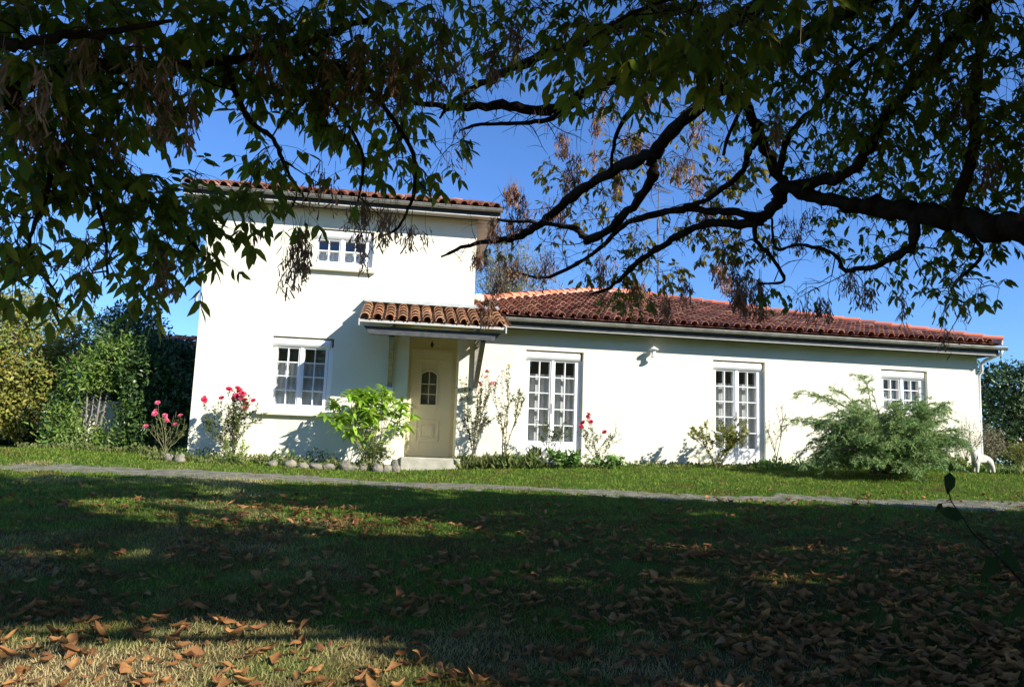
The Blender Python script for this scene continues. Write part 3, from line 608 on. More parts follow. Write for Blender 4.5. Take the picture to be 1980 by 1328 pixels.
# branch nodes (x, y, z, radius), leaf masses (x, y, z, radius, sprays) and seed bunches, in metres
BR_RIGHT = {
 'A': [(0.19, -13.58, 1.28, 0.1017), (0.13, -13.41, 1.34, 0.0978), (0.06, -13.25, 1.42, 0.0937), (-0.03, -13.08, 1.5, 0.0861), (-0.14, -12.91, 1.58, 0.0716), (-0.26, -12.73, 1.65, 0.0598), (-0.39, -12.57, 1.75, 0.0576), (-0.44, -12.46, 1.83, 0.0518)],
 'A1': [(-0.44, -12.46, 1.83, 0.0449), (-0.43, -12.38, 1.78, 0.0419), (-0.45, -12.29, 1.71, 0.0387), (-0.49, -12.21, 1.7, 0.032), (-0.63, -12.0, 1.78, 0.0256), (-0.79, -11.73, 1.87, 0.0265), (-0.9, -11.49, 1.91, 0.0235), (-1.1, -11.19, 1.88, 0.0203), (-1.2, -10.92, 1.77, 0.0167), (-1.52, -10.49, 1.61, 0.0132), (-1.77, -10.26, 1.68, 0.009)],
 'A2': [(-0.49, -12.21, 1.7, 0.032), (-0.49, -12.14, 1.68, 0.0323), (-0.73, -11.82, 1.73, 0.026), (-0.9, -11.52, 1.65, 0.0231), (-1.01, -11.24, 1.57, 0.0199), (-1.12, -10.97, 1.45, 0.0144), (-1.25, -10.82, 1.41, 0.0084)],
 'B': [(-0.53, -13.95, 2.29, 0.0447), (-0.69, -13.68, 2.27, 0.04), (-0.73, -13.41, 2.31, 0.0389), (-0.8, -13.13, 2.34, 0.0375), (-0.87, -12.84, 2.33, 0.0391), (-0.97, -12.54, 2.3, 0.0407), (-1.07, -11.99, 2.22, 0.0439), (-1.1, -11.86, 2.2, 0.0409), (-1.28, -11.47, 2.2, 0.0353), (-1.47, -11.07, 2.12, 0.0371), (-1.65, -10.78, 1.99, 0.034), (-1.83, -10.52, 1.92, 0.0285), (-2.14, -10.27, 1.91, 0.0181), (-2.42, -10.03, 1.83, 0.0093)],
 'C': [(-1.1, -11.86, 2.2, 0.0372), (-1.07, -11.82, 2.07, 0.0335), (-1.11, -11.66, 1.96, 0.0341), (-1.23, -11.46, 1.81, 0.0308), (-1.38, -11.29, 1.72, 0.0314), (-1.47, -11.19, 1.83, 0.0239), (-1.66, -11.06, 1.89, 0.0162), (-2.02, -10.82, 1.97, 0.0105)],
 'E': [(-0.96, -13.94, 2.29, 0.0425), (-1.17, -13.54, 2.26, 0.0391), (-1.3, -13.23, 2.26, 0.038), (-1.43, -13.05, 2.24, 0.0359), (-1.54, -12.9, 2.25, 0.0367), (-1.74, -12.6, 2.23, 0.0287), (-1.93, -12.43, 2.18, 0.0293), (-2.15, -12.31, 2.24, 0.0299), (-2.44, -12.18, 2.26, 0.0237), (-2.67, -12.08, 2.3, 0.0138), (-2.86, -12.09, 2.32, 0.0069)],
 'E2': [(-1.36, -13.38, 2.34, 0.0286), (-1.57, -13.21, 2.38, 0.0292), (-1.74, -13.03, 2.37, 0.0299), (-1.95, -12.85, 2.35, 0.0275), (-2.13, -12.69, 2.32, 0.025), (-2.32, -12.53, 2.27, 0.0191), (-2.49, -12.38, 2.21, 0.013), (-2.57, -12.23, 2.15, 0.0066)],
 'E3': [(-1.74, -12.6, 2.23, 0.0191), (-1.86, -12.33, 2.19, 0.0166), (-2.05, -12.19, 2.19, 0.0136), (-2.3, -12.06, 2.21, 0.0104), (-2.42, -11.94, 2.21, 0.007)],
 'F': [(-0.44, -12.46, 1.83, 0.0346), (-0.28, -12.77, 1.77, 0.0299), (-0.23, -12.95, 1.83, 0.0293), (-0.24, -13.12, 1.94, 0.0287), (-0.25, -13.28, 2.0, 0.025), (-0.22, -13.48, 2.08, 0.0275), (-0.25, -13.77, 2.14, 0.0322), (-0.27, -13.93, 2.17, 0.0343), (-0.27, -14.12, 2.22, 0.0363)],
 'G': [(-0.44, -12.46, 1.83, 0.0311), (-0.55, -12.47, 2.01, 0.0311), (-0.6, -12.49, 2.1, 0.0311), (-0.73, -12.6, 2.21, 0.0271), (-0.85, -12.69, 2.27, 0.0233)],
 'G2': [(-0.6, -12.49, 2.1, 0.0207), (-0.62, -12.36, 2.08, 0.0211), (-0.6, -12.21, 1.99, 0.0179), (-0.72, -12.0, 1.88, 0.0183), (-0.85, -11.71, 1.87, 0.0114)],
 'H': [(-0.03, -13.07, 1.49, 0.051), (-0.03, -13.08, 1.32, 0.0347), (-0.13, -12.93, 1.24, 0.0255), (-0.22, -12.75, 1.24, 0.0195), (-0.26, -12.69, 1.35, 0.0164), (-0.35, -12.49, 1.45, 0.0136), (-0.43, -12.33, 1.46, 0.0138), (-0.43, -12.28, 1.67, 0.0106)],
 'H2': [(-0.49, -12.21, 1.7, 0.0178), (-0.47, -12.12, 1.58, 0.0144), (-0.38, -12.13, 1.48, 0.0144), (-0.28, -12.14, 1.31, 0.0108), (-0.39, -11.97, 1.31, 0.0055)],
 'I': [(-0.48, -12.46, 1.89, 0.0207), (-0.54, -12.73, 2.04, 0.0199), (-0.51, -13.04, 2.11, 0.0159), (-0.53, -13.31, 2.16, 0.0153), (-0.48, -13.5, 2.19, 0.015), (-0.44, -13.69, 2.24, 0.0175), (-0.46, -13.87, 2.31, 0.02)],
 'J': [(0.06, -13.25, 1.42, 0.0312), (0.03, -13.47, 1.68, 0.0245), (-0.09, -13.65, 1.96, 0.0239), (-0.17, -13.84, 2.14, 0.0234), (-0.3, -13.98, 2.28, 0.0229)],
 'K': [(-0.82, -13.12, 2.34, 0.0125), (-0.84, -12.62, 2.12, 0.0116), (-0.83, -12.45, 1.99, 0.0102)],
 'L': [(-1.43, -13.04, 2.24, 0.0179), (-1.48, -12.74, 2.13, 0.0156), (-1.54, -12.55, 2.01, 0.0128), (-1.5, -12.29, 1.89, 0.01)],
 'N': [(-1.12, -14.32, 2.19, 0.0215), (-1.56, -14.48, 1.81, 0.0124), (-1.82, -14.52, 1.68, 0.0087), (-2.05, -14.4, 1.61, 0.0058), (-2.16, -14.33, 1.54, 0.004)],
 'M': [(0.05, -13.35, 1.34, 0.0153), (0.14, -13.37, 1.21, 0.0092), (0.11, -13.18, 1.06, 0.0062), (0.17, -13.21, 0.98, 0.0047)],
}
BR_LEFT = {
 'a': [(-4.18, -14.37, 1.12, 0.0319), (-3.92, -14.29, 1.25, 0.0239), (-3.79, -14.22, 1.34, 0.0223), (-3.63, -14.13, 1.4, 0.0185), (-3.42, -14.01, 1.51, 0.017), (-3.18, -13.91, 1.65, 0.0153), (-3.07, -13.84, 1.76, 0.0136), (-2.83, -13.79, 1.91, 0.0093)],
 'b': [(-3.97, -14.76, 1.14, 0.0173), (-3.79, -14.68, 1.17, 0.0138), (-3.69, -14.65, 1.22, 0.0121), (-3.62, -14.54, 1.3, 0.0108), (-3.48, -14.44, 1.41, 0.0056)],
 'c': [(-4.18, -14.31, 1.26, 0.0206), (-4.01, -14.19, 1.19, 0.0165), (-3.92, -14.12, 1.11, 0.0144), (-3.87, -13.98, 1.09, 0.0128), (-3.75, -13.91, 1.04, 0.0106), (-3.63, -13.75, 0.98, 0.0088), (-3.5, -13.68, 0.84, 0.0055)],
 'd': [(-3.42, -14.01, 1.51, 0.0106), (-3.36, -13.82, 1.38, 0.011), (-3.27, -13.78, 1.32, 0.0099), (-3.22, -13.68, 1.23, 0.0067), (-3.15, -13.59, 1.14, 0.0045)],
 'e': [(-3.92, -14.12, 1.11, 0.0103), (-3.9, -14.16, 0.91, 0.008), (-3.9, -14.22, 0.72, 0.0058), (-3.79, -14.26, 0.57, 0.004)],
 'f': [(-3.18, -13.91, 1.65, 0.011), (-2.94, -13.75, 1.6, 0.0102), (-2.74, -13.56, 1.43, 0.0093), (-2.71, -13.4, 1.28, 0.0084), (-2.73, -13.37, 1.21, 0.0072), (-2.77, -13.35, 1.12, 0.006), (-2.85, -13.29, 1.09, 0.004)],
 'g': [(-3.87, -13.98, 1.09, 0.0085), (-3.78, -13.99, 0.88, 0.0062), (-3.73, -14.03, 0.67, 0.004)],
 'h': [(-3.18, -13.91, 1.65, 0.0088), (-3.05, -13.81, 1.48, 0.0077), (-2.93, -13.64, 1.34, 0.0068), (-2.94, -13.57, 1.16, 0.004)],
}
LEAF_LEFT = [(-3.9, -14.45, 1.35, 0.23, 60), (-3.76, -14.29, 1.41, 0.24, 60), (-3.58, -14.18, 1.53, 0.25, 60), (-3.94, -14.28, 1.19, 0.22, 55), (-3.8, -14.12, 1.24, 0.21, 50), (-3.66, -14.03, 1.41, 0.17, 34), (-3.98, -14.2, 0.94, 0.18, 40), (-3.87, -14.07, 1.03, 0.16, 36), (-3.77, -13.89, 0.95, 0.15, 28), (-3.64, -13.87, 1.01, 0.13, 26), (-3.52, -13.7, 0.9, 0.13, 22), (-3.55, -13.65, 1.08, 0.11, 20), (-3.91, -14.23, 0.73, 0.12, 16), (-3.91, -14.31, 0.58, 0.08, 10), (-3.8, -14.26, 0.56, 0.08, 8), (-3.73, -14.04, 0.69, 0.1, 10), (-3.62, -13.8, 0.79, 0.11, 16), (-3.47, -13.66, 0.77, 0.07, 7), (-3.66, -14.0, 0.63, 0.08, 6), (-3.39, -14.05, 1.62, 0.21, 50), (-3.21, -13.92, 1.66, 0.22, 50), (-2.99, -13.85, 1.79, 0.23, 46), (-2.75, -13.67, 1.9, 0.24, 46), (-3.32, -13.85, 1.47, 0.18, 34), (-3.1, -13.74, 1.55, 0.2, 38), (-2.86, -13.65, 1.64, 0.21, 40), (-3.28, -13.76, 1.28, 0.12, 18), (-3.06, -13.68, 1.42, 0.12, 15), (-2.81, -13.56, 1.45, 0.16, 22), (-2.62, -13.43, 1.37, 0.11, 12), (-3.32, -13.72, 1.12, 0.11, 12), (-3.18, -13.58, 1.09, 0.09, 7), (-2.93, -13.6, 1.25, 0.09, 6), (-3.39, -13.69, 1.0, 0.08, 6)]
LEAF_RIGHT = [(-2.44, -13.36, 2.14, 0.24, 40), (-2.17, -13.41, 2.17, 0.24, 40), (-2.48, -13.05, 1.99, 0.17, 20), (-2.22, -13.13, 2.1, 0.17, 20), (-1.94, -13.61, 2.03, 0.2, 30), (-1.94, -13.31, 1.9, 0.13, 14), (-1.72, -13.67, 2.02, 0.2, 28), (-1.68, -13.14, 1.9, 0.14, 12), (-1.65, -13.39, 1.92, 0.13, 14), (-1.44, -13.57, 2.11, 0.24, 34), (-1.19, -13.58, 2.13, 0.27, 42), (-0.92, -13.6, 2.15, 0.31, 50), (-0.68, -13.72, 2.11, 0.31, 50), (-0.45, -13.83, 2.03, 0.31, 50), (-0.25, -13.96, 1.98, 0.28, 50), (-1.1, -13.08, 2.07, 0.22, 22), (-0.81, -13.21, 2.04, 0.27, 34), (-0.49, -13.25, 2.0, 0.31, 44), (-0.23, -13.38, 1.91, 0.34, 52), (-0.0, -13.52, 1.84, 0.34, 52), (0.09, -13.7, 1.77, 0.27, 44), (-0.58, -12.5, 2.1, 0.21, 18), (-0.24, -12.63, 1.98, 0.28, 36), (0.06, -12.78, 1.88, 0.31, 44), (0.35, -12.95, 1.78, 0.33, 50), (0.32, -13.4, 1.6, 0.26, 40), (0.0, -12.43, 1.74, 0.18, 16), (0.16, -12.71, 1.5, 0.21, 18), (0.28, -13.01, 1.37, 0.2, 22), (0.35, -13.3, 1.27, 0.13, 10), (0.09, -13.05, 1.14, 0.14, 8), (0.03, -12.78, 1.23, 0.15, 8), (-0.03, -13.43, 0.97, 0.13, 7), (-0.32, -13.95, 0.82, 0.06, 3), (-0.17, -12.48, 1.48, 0.16, 8), (-0.32, -12.1, 1.25, 0.13, 4), (-0.14, -12.18, 1.15, 0.09, 2), (0.02, -13.21, 0.97, 0.09, 4)]
LEAF_FAR = [(-1.22, -11.07, 2.53, 0.26, 16), (-1.51, -10.69, 2.29, 0.2, 10), (-1.21, -10.73, 2.21, 0.24, 16), (-0.99, -11.17, 2.34, 0.25, 18), (-0.67, -11.43, 2.44, 0.25, 18), (-0.93, -11.01, 1.81, 0.25, 20), (-1.05, -10.98, 1.43, 0.19, 16), (-0.71, -11.11, 1.51, 0.14, 9), (-0.52, -11.55, 2.01, 0.22, 16), (-0.41, -11.5, 1.72, 0.2, 14), (-0.28, -11.65, 1.61, 0.18, 12), (-0.76, -11.77, 2.73, 0.2, 12), (-0.39, -11.89, 2.13, 0.19, 12), (-1.9, -10.19, 1.91, 0.16, 4), (-1.06, -11.56, 1.16, 0.09, 4), (-1.55, -10.55, 1.88, 0.13, 5), (-1.25, -10.77, 1.63, 0.15, 7), (-0.66, -11.43, 1.8, 0.14, 7), (-1.61, -10.73, 2.45, 0.13, 6)]
LEAF_YELLOW = [(-4.24, -10.5, 2.17, 0.17, 20), (-4.37, -10.45, 1.91, 0.16, 12)]
LEAF_NEAR = [(-2.12, -14.34, 1.54, 0.12, 7), (-1.96, -14.43, 1.6, 0.13, 9), (-1.79, -14.46, 1.56, 0.15, 13), (-1.61, -14.55, 1.57, 0.15, 13), (-1.96, -14.32, 1.41, 0.08, 4), (-1.65, -14.35, 1.47, 0.1, 5)]
SEEDS = [(-3.76, -14.75, 1.1), (-3.81, -14.43, 1.13), (-3.84, -14.21, 1.12), (-3.52, -14.27, 1.29), (-3.51, -14.15, 1.27), (-3.53, -14.4, 1.31), (-3.7, -14.47, 1.33), (-3.77, -14.1, 1.22), (-3.77, -13.94, 1.11), (-3.23, -14.01, 1.61), (-3.18, -13.55, 1.0), (-3.21, -13.55, 0.98), (-3.15, -13.55, 1.01), (-3.09, -13.72, 1.23), (-2.95, -13.45, 1.08), (-2.92, -13.48, 1.2), (-2.85, -13.47, 1.16), (-2.81, -13.37, 1.21), (-2.71, -13.36, 1.15), (-2.94, -14.0, 1.65), (-2.83, -13.93, 1.74), (-2.7, -13.82, 1.75), (-2.63, -13.7, 1.73), (-3.02, -13.85, 1.57), (-3.3, -14.04, 1.62), (-3.05, -14.02, 1.67), (-2.86, -13.76, 1.63), (-2.56, -13.46, 1.91), (-2.47, -13.02, 1.93), (-2.53, -12.74, 1.81), (-2.44, -12.74, 1.79), (-2.29, -13.56, 2.06), (-2.04, -12.88, 2.0), (-3.63, -13.83, 0.86), (-3.6, -13.8, 0.81), (-3.8, -14.09, 0.8), (-2.38, -13.31, 2.04), (-2.62, -13.7, 1.94), (-2.78, -13.7, 1.74), (-3.1, -13.88, 1.61), (-2.96, -13.87, 1.61), (-1.98, -13.46, 2.19), (-2.0, -13.18, 2.12), (-0.81, -13.07, 2.02), (-0.15, -13.61, 1.97), (0.07, -13.49, 1.67), (-0.41, -11.84, 1.3), (-0.46, -11.82, 1.31), (-0.32, -11.88, 1.28), (-0.12, -12.1, 1.26), (-0.02, -12.14, 1.21), (-0.3, -12.25, 1.7), (-0.25, -12.25, 1.63), (-0.21, -12.31, 1.75), (-0.05, -12.51, 1.31), (0.0, -12.52, 1.22), (0.07, -12.57, 1.23), (0.07, -12.79, 1.12), (0.04, -13.22, 0.94), (0.04, -13.37, 1.02), (-0.77, -11.27, 1.35), (-0.67, -11.33, 1.44), (-0.38, -11.59, 1.58), (-0.32, -11.6, 1.5), (-0.24, -11.72, 1.41), (-1.64, -10.87, 2.12), (-1.59, -10.84, 2.1), (-1.83, -10.68, 2.24), (-1.71, -10.33, 2.25), (-1.89, -10.56, 2.11), (-1.78, -10.42, 2.16), (-1.5, -10.84, 2.19), (-1.47, -10.58, 2.19), (-1.43, -10.88, 2.36), (-1.46, -10.89, 2.43), (-1.22, -10.8, 2.96), (-1.28, -11.02, 2.78), (-1.55, -10.99, 2.66), (-1.47, -10.62, 2.83), (-1.18, -11.16, 2.92), (-1.19, -10.95, 3.05), (-0.98, -10.71, 2.46), (-1.07, -10.91, 2.44), (-0.54, -11.09, 2.51), (-0.59, -11.18, 2.48), (-0.75, -11.25, 2.43), (-0.59, -11.0, 2.48), (-0.96, -11.07, 2.65), (-1.03, -11.04, 2.74), (-0.43, -10.96, 2.4), (-0.47, -11.14, 2.4), (-1.53, -10.48, 1.75), (-1.5, -10.35, 1.86), (-1.59, -10.34, 1.74), (-1.64, -10.59, 1.7), (-1.79, -10.49, 1.73), (-1.81, -10.35, 1.75), (-1.95, -10.3, 1.56), (-1.97, -10.54, 1.61), (-2.05, -10.58, 1.38), (-1.98, -10.12, 1.49), (-1.92, -10.4, 1.79), (-1.86, -10.69, 1.72), (-2.08, -10.18, 1.88), (-2.15, -10.73, 1.73), (-1.16, -10.81, 1.72), (-1.01, -10.61, 1.8), (-0.79, -10.71, 1.54), (-0.91, -10.89, 1.51), (-0.99, -11.33, 2.96), (-0.99, -11.41, 2.93), (-0.56, -11.3, 2.7), (-0.57, -10.98, 2.9), (-0.68, -11.09, 3.41), (-0.85, -11.5, 3.21), (-0.33, -11.0, 2.17), (-0.39, -11.01, 2.16), (-0.19, -11.08, 1.59), (-0.3, -11.18, 1.66), (-2.0, -10.52, 2.07), (-1.99, -10.32, 2.1), (-1.96, -10.89, 2.25), (-1.91, -10.85, 2.23), (-1.2, -10.62, 2.72), (-1.41, -10.9, 2.58), (-0.75, -10.79, 2.77), (-0.7, -10.76, 2.69)]
# ------------------------------------------------------------------ big trees
def crv(a, b, n=6, sag=0.0, wob=.03):
    a = Vector(a); b = Vector(b); L_ = (b - a).length; out = []
    o1 = Vector((rng.gauss(0, wob), rng.gauss(0, wob), rng.gauss(0, wob))) * L_
    for i in range(n + 1):
        t = i / n; p = a.lerp(b, t); s_ = 4 * t * (1 - t); out.append(p + o1 * s_ * math.sin(3 * t + 1) + Vector((0, 0, sag * s_ * L_)))
    return out
def lit_ok(P, spots=True):
    """the crown ends where the photograph's light begins: nothing of it stands between the sun and the house front or the open spots of lawn"""
    h = P[:, 2] + .45; y = P[:, 1] + 1.19 * h; x = P[:, 0] - 1.26 * h
    ok = y < np.interp(x, [-9, -3, 1, 4, 12], [-3.9, -4.5, -5.9, -6.4, -7.2]) + .25 * np.sin(x * 1.7) 
    if not spots: return ok
    h2 = P[:, 2] + 1.05; y2 = P[:, 1] + 1.19 * h2; x2 = P[:, 0] - 1.26 * h2
    for cx, cy, rx, ry, p in ((-4.15, -13.2, 1.62, 1.85, 1), (-3.0, -12.75, .8, .5, .9), (-4.2, -12.5, .8, .7, .5), (-5.6, -9.4, 1.0, .22, .85), (-.3, -10.4, 1.2, .28, .9), (.3, -9.4, .8, .15, .6), (-4.4, -7.2, 1.6, .35, .7), (-2.4, -10.9, .5, .1, .8), (1.6, -10.2, .8, .15, .5), (-6.5, -6.4, 1.5, .3, .6), (-1.5, -6.6, 1.6, .2, .4), (1.6, -12.6, .6, .1, .8)):
        ok &= ~((((x2 - cx) / rx) ** 2 + ((y2 - cy) / ry) ** 2 < 1) & (nr.random(len(P)) < p))
    gap = np.array([noise.noise(Vector((a * .9, b * 1.5, 3.3))) for a, b in zip(x2, y2)])
    ok &= ~((gap > .45) & (x2 > -6) & (nr.random(len(P)) < .9))
    return ok

def sprays(tree, branches, blobs, lmat, leaf_size, frac, twigmb, reach, leaflets=(3, 5), name='foliage', spots=True):
    nodes = [Vector(p[:3]) for b in branches for i, p in enumerate(b)]
    for b in branches:
        for i in range(len(b) - 1): nodes.append((Vector(b[i][:3]) + Vector(b[i+1][:3])) / 2)
    P = []; D = []; S = []; NN = []
    order = []
    for (x, y, z, r, n_) in blobs:
        for k in range(max(1, int(n_ * frac))):
            d = Vector((rng.gauss(0, 1), rng.gauss(0, 1), rng.gauss(0, 1))).normalized() * r * .92 * rng.random() ** .45 + Vector((0, 0, .06))
            d.y *= 1.5; order.append(Vector((x, y, z)) + d)
    arr = [tuple(n_) for n_ in nodes]
    A = np.array(arr + [(0, 0, 0)] * (len(order) * 3)); cnt = len(arr)
    order.sort(key=lambda p: np.min(((A[:cnt] - np.array(p)) ** 2).sum(1)))
    for p in order:
        dd = ((A[:cnt] - np.array(p)) ** 2).sum(1) + .3 * np.maximum(0, np.array(p)[2] - A[:cnt, 2]) ** 2; q = Vector(A[int(np.argmin(dd))])
        L_ = (p - q).length
        c = crv(q, p, 5, sag=.08, wob=.07); r0 = min(.007, .0022 + .006 * L_)
        twigmb.tube(c, [r0 + (.0014 - r0) * i / 5 for i in range(6)], 4, cap=False)
        for t in (2, 4):
            A[cnt] = c[t]; cnt += 1
        dir_ = (c[-1] - c[-2]).normalized(); dir_ = (dir_ + Vector((0, 0, -.25))).normalized()
        for li in range(rng.choice((2, 3, 3))):
            st = c[-1].lerp(c[3], rng.random() * .8)
            ld = (dir_ * .6 + Vector((rng.gauss(0, .7), rng.gauss(0, .7), rng.gauss(-.15, .5)))).normalized()
            rl = leaf_size * rng.uniform(.7, 1.2); stem = crv(st, st + ld * rl * 1.6 + Vector((0, 0, -rl * .5)), 3, sag=.1)
            twigmb.tube(stem, .0011, 3, cap=False)
            e = stem[-1]; ld2 = (stem[-1] - stem[-2]).normalized(); side = ld2.cross(Vector((0, 0, 1))); side = side.normalized() if side.length > .1 else Vector((1, 0, 0))
            nl = rng.randint(*leaflets)
            base = [(e, ld2)]
            for k in range(nl - 1):
                s_ = 1 if k % 2 else -1; pos = stem[-1].lerp(stem[1], .15 + .35 * (k // 2)); base.append((pos, (side * s_ * .9 + ld2 * .55 + Vector((0, 0, -.35))).normalized()))
            nup = Vector((rng.gauss(0, .45), rng.gauss(0, .45), 1))
            for pos, dv in base:
                dv = (dv + Vector((rng.gauss(0, .2), rng.gauss(0, .2), rng.gauss(-.25, .25)))).normalized()
                P.append(tuple(pos)); D.append(tuple(dv)); S.append(rl * rng.uniform(.75, 1.1)); NN.append(tuple(nup + Vector((rng.gauss(0, .3), rng.gauss(0, .3), rng.gauss(0, .3)))))
    P = np.array(P); D = np.array(D); S = np.array(S); NN = np.array(NN); k = lit_ok(P, spots)
    leaves(name, P[k], D[k], S[k], LEAF, lmat, tree, N=NN[k])
    return nodes

def glade(P):
    """thin places in the crown that let the sun reach the far twigs"""
    t = -10.8 - P[:, 1]; x = P[:, 0] - 1.06 * t; z = P[:, 2] - .84 * t
    return ~((((x + .8) / 1.9) ** 2 + ((z - 2.0) / 1.1) ** 2 < 1) & (t > .6) & (nr.random(len(P)) < .93))
def filler(tree, c, r, n, size, lmat, name='foliage', clump=.5):
    """unseen rest of the crown, over and behind the camera, added for its shade"""
    m_ = int(n / 14); C_ = rdir(m_) * (nr.random((m_, 1)) ** .36) * np.array(r) + np.array(c)
    C_ = C_[out_of_frame(C_, 140)]
    P = np.repeat(C_, 14, 0) + nr.normal(0, .17, (len(C_) * 14, 3))
    P = P[out_of_frame(P, 60)]; P = P[lit_ok(P)]; P = P[glade(P)]
    D = rdir(len(P)) + np.array([0, 0, -.4]); leaves(name, P, D, size * (.7 + .6 * nr.random(len(P))), SMALL, lmat, tree, N=rdir(len(P)) + np.array([0, 0, .8]))
    return C_

def trunk_tube(mb, pts, n=12, rough=.06):
    P = [Vector(p[:3]) for p in pts]; Rr = [p[3] for p in pts]; A_ = []; B_ = []
    def cr(i, t):
        a, b, c, d = P[max(i - 1, 0)], P[i], P[i + 1], P[min(i + 2, len(P) - 1)]
        return .5 * ((2 * b) + (c - a) * t + (2 * a - 5 * b + 4 * c - d) * t * t + (3 * b - a - 3 * c + d) * t ** 3)
    for i in range(len(P) - 1):
        ns = 6
        for k in range(ns):
            t = k / ns; A_.append(cr(i, t) + Vector((rng.gauss(0, 1), rng.gauss(0, 1), rng.gauss(0, 1))) * rough * Rr[i] * (.0 if i == 0 and k == 0 else 1)); B_.append((Rr[i] * (1 - t) + Rr[i+1] * t) * rng.uniform(.88, 1.16) * (1.25 if rng.random() < .08 else 1))
    A_.append(P[-1]); B_.append(Rr[-1]); mb.tube(A_, B_, n)
def side_twigs(mb, br, dens=9, L0=.30):
    for b in br:
        for i in range(len(b) - 1):
            a, c = Vector(b[i][:3]), Vector(b[i+1][:3]); L_ = (c - a).length
            if b[i][3] > .06: continue
            for k in range(int(L_ * dens + rng.random())):
                p = a.lerp(c, rng.random()); d = Vector((rng.gauss(0, 1), rng.gauss(0, 1), rng.gauss(-.1, .8))).normalized(); l = L0 * rng.uniform(.3, 1.3)
                q = p + d * l; cc = crv(p, q, 4, wob=.12); mb.tube(cc, [.004, .0033, .0027, .002, .0012], 4, cap=False)
                for j in range(3):
                    s_ = cc[rng.randint(1, 3)]; e = s_ + Vector((rng.gauss(0, 1), rng.gauss(0, 1), rng.gauss(0, .8))).normalized() * l * .4
                    mb.tube([s_, (s_ + e) / 2 + Vector((0, 0, .01)), e], [.002, .0016, .0009], 3, cap=False)

def seeds(tree, pts, near):
    P = []; D = []; S = []; tw = MB()
    for (x, y, z) in pts:
        dist = (Vector((x, y, z)) - CAM).length; c = Vector((x, y, z)); L_ = rng.uniform(.12, .20)
        for st in range(rng.randint(3, 6) + (2 if dist > 5.5 else 0)):
            o = c + Vector((rng.gauss(0, .03), rng.gauss(0, .03), rng.gauss(0, .02))); tw.tube([o + Vector((0, 0, .06)), o, o + Vector((rng.gauss(0, .02), rng.gauss(0, .02), -L_))], .001, 3, cap=False)
            for k in range(rng.randint(16, 26)):
                t = rng.random(); P.append(tuple(o + Vector((rng.gauss(0, .013), rng.gauss(0, .013), -L_ * t)))); D.append((rng.gauss(0, .42), rng.gauss(0, .42), -1)); S.append(rng.uniform(.032, .048) * (1.25 if dist > 5.5 else 1))
    P = np.array(P); k = lit_ok(P); o = leaves('dried_seeds', P[k], np.array(D)[k], np.array(S)[k], SAMARA, M['seed'], tree)
    return o, tw

# right hand maple
tr = thing('maple_tree', 'ash-leaved maple whose thick dark limb comes in from the right over the lawn', 'tree', (3.1, -13.9, gzf(3.1, -13.9)))
mb = MB(); zb = gzf(3.1, -13.9)
trunk_tube(mb, [(3.1, -13.9, zb - .2, .34), (3.05, -13.9, zb + .3, .25), (2.95, -13.88, zb + 1.2, .21), (2.8, -13.9, zb + 2.2, .20), (2.6, -13.95, zb + 3.1, .17), (2.7, -14.2, 3.2, .13), (3.0, -14.8, 4.6, .09), (3.2, -15.2, 6.0, .04)], rough=.1)
mb.build('trunk', M['bark'], tr)
mb = MB(); A = BR_RIGHT['A']
trunk_tube(mb, [(2.85, -13.9, zb + 2.0, .15), (2.2, -13.8, .95, .12), (1.3, -13.72, 1.15, .10), (.6, -13.65, 1.2, .09)] + [(*a[:3], a[3] * .64) for a in A], 14, rough=.16)
for kname, b in BR_RIGHT.items():
    if kname == 'H': b = [(*q[:3], q[3] * .66) for q in b]
    if kname != 'A': trunk_tube(mb, b, 8, rough=.22)
for s_ in ('B', 'E', 'F', 'I', 'J', 'N'):
    p = BR_RIGHT[s_][-1] if s_ in ('F', 'I', 'J') else BR_RIGHT[s_][0]; trunk_tube(mb, [(2.65, -14.1, 2.2 + .3 * rng.random(), .08), (1.6 + .3 * rng.random(), -14.2, 2.9, .065), p], 8)
for k in range(9):
    a = rng.uniform(0, 6.28); trunk_tube(mb, [(2.75, -14.2, rng.uniform(1.6, 3.8), .08), (2.8 + 2 * math.cos(a), -15 + 1.5 * math.sin(a) - .6, rng.uniform(3, 5), .05), (2.8 + 4 * math.cos(a), -15.6 + 3 * math.sin(a) - .8, rng.uniform(4, 6), .02)], 6) if not (math.sin(a) > .2 and math.cos(a) < .4) else None
side_twigs(mb, [b for k, b in BR_RIGHT.items()], 9)
mb.build('limbs', M['bark'], tr)
tw = MB(); allR = list(BR_RIGHT.values())
sprays(tr, allR, LEAF_RIGHT, M['maple'], .058, 1.0, tw, 1)
sprays(tr, allR, LEAF_FAR, M['maple_far'], .068, 1.35, tw, 1, leaflets=(3, 4), name='turning_foliage')
sprays(tr, [BR_RIGHT['N']], LEAF_NEAR, M['maple'], .085, 1.0, tw, 1, name='near_foliage')
so_, sw_ = seeds(tr, SEEDS[38:], 0)
filler(tr, (2.6, -15.2, 4.6), (6.4, 5.2, 2.7), 54000, .20, M['maple'])  # crown enlarged out of view so that it shades the lawn
filler(tr, (4.2, -18.6, 2.6), (4.4, 3.2, 1.9), 17000, .18, M['maple'])  # extra unseen lobe, added to shade the sprig and the near lawn
tw.v and tw.build('twigs', M['twig'], tr); tag(sw_.build('seed_stalks', M['twig'], tr), kind='stuff'); tag(so_, kind='stuff')

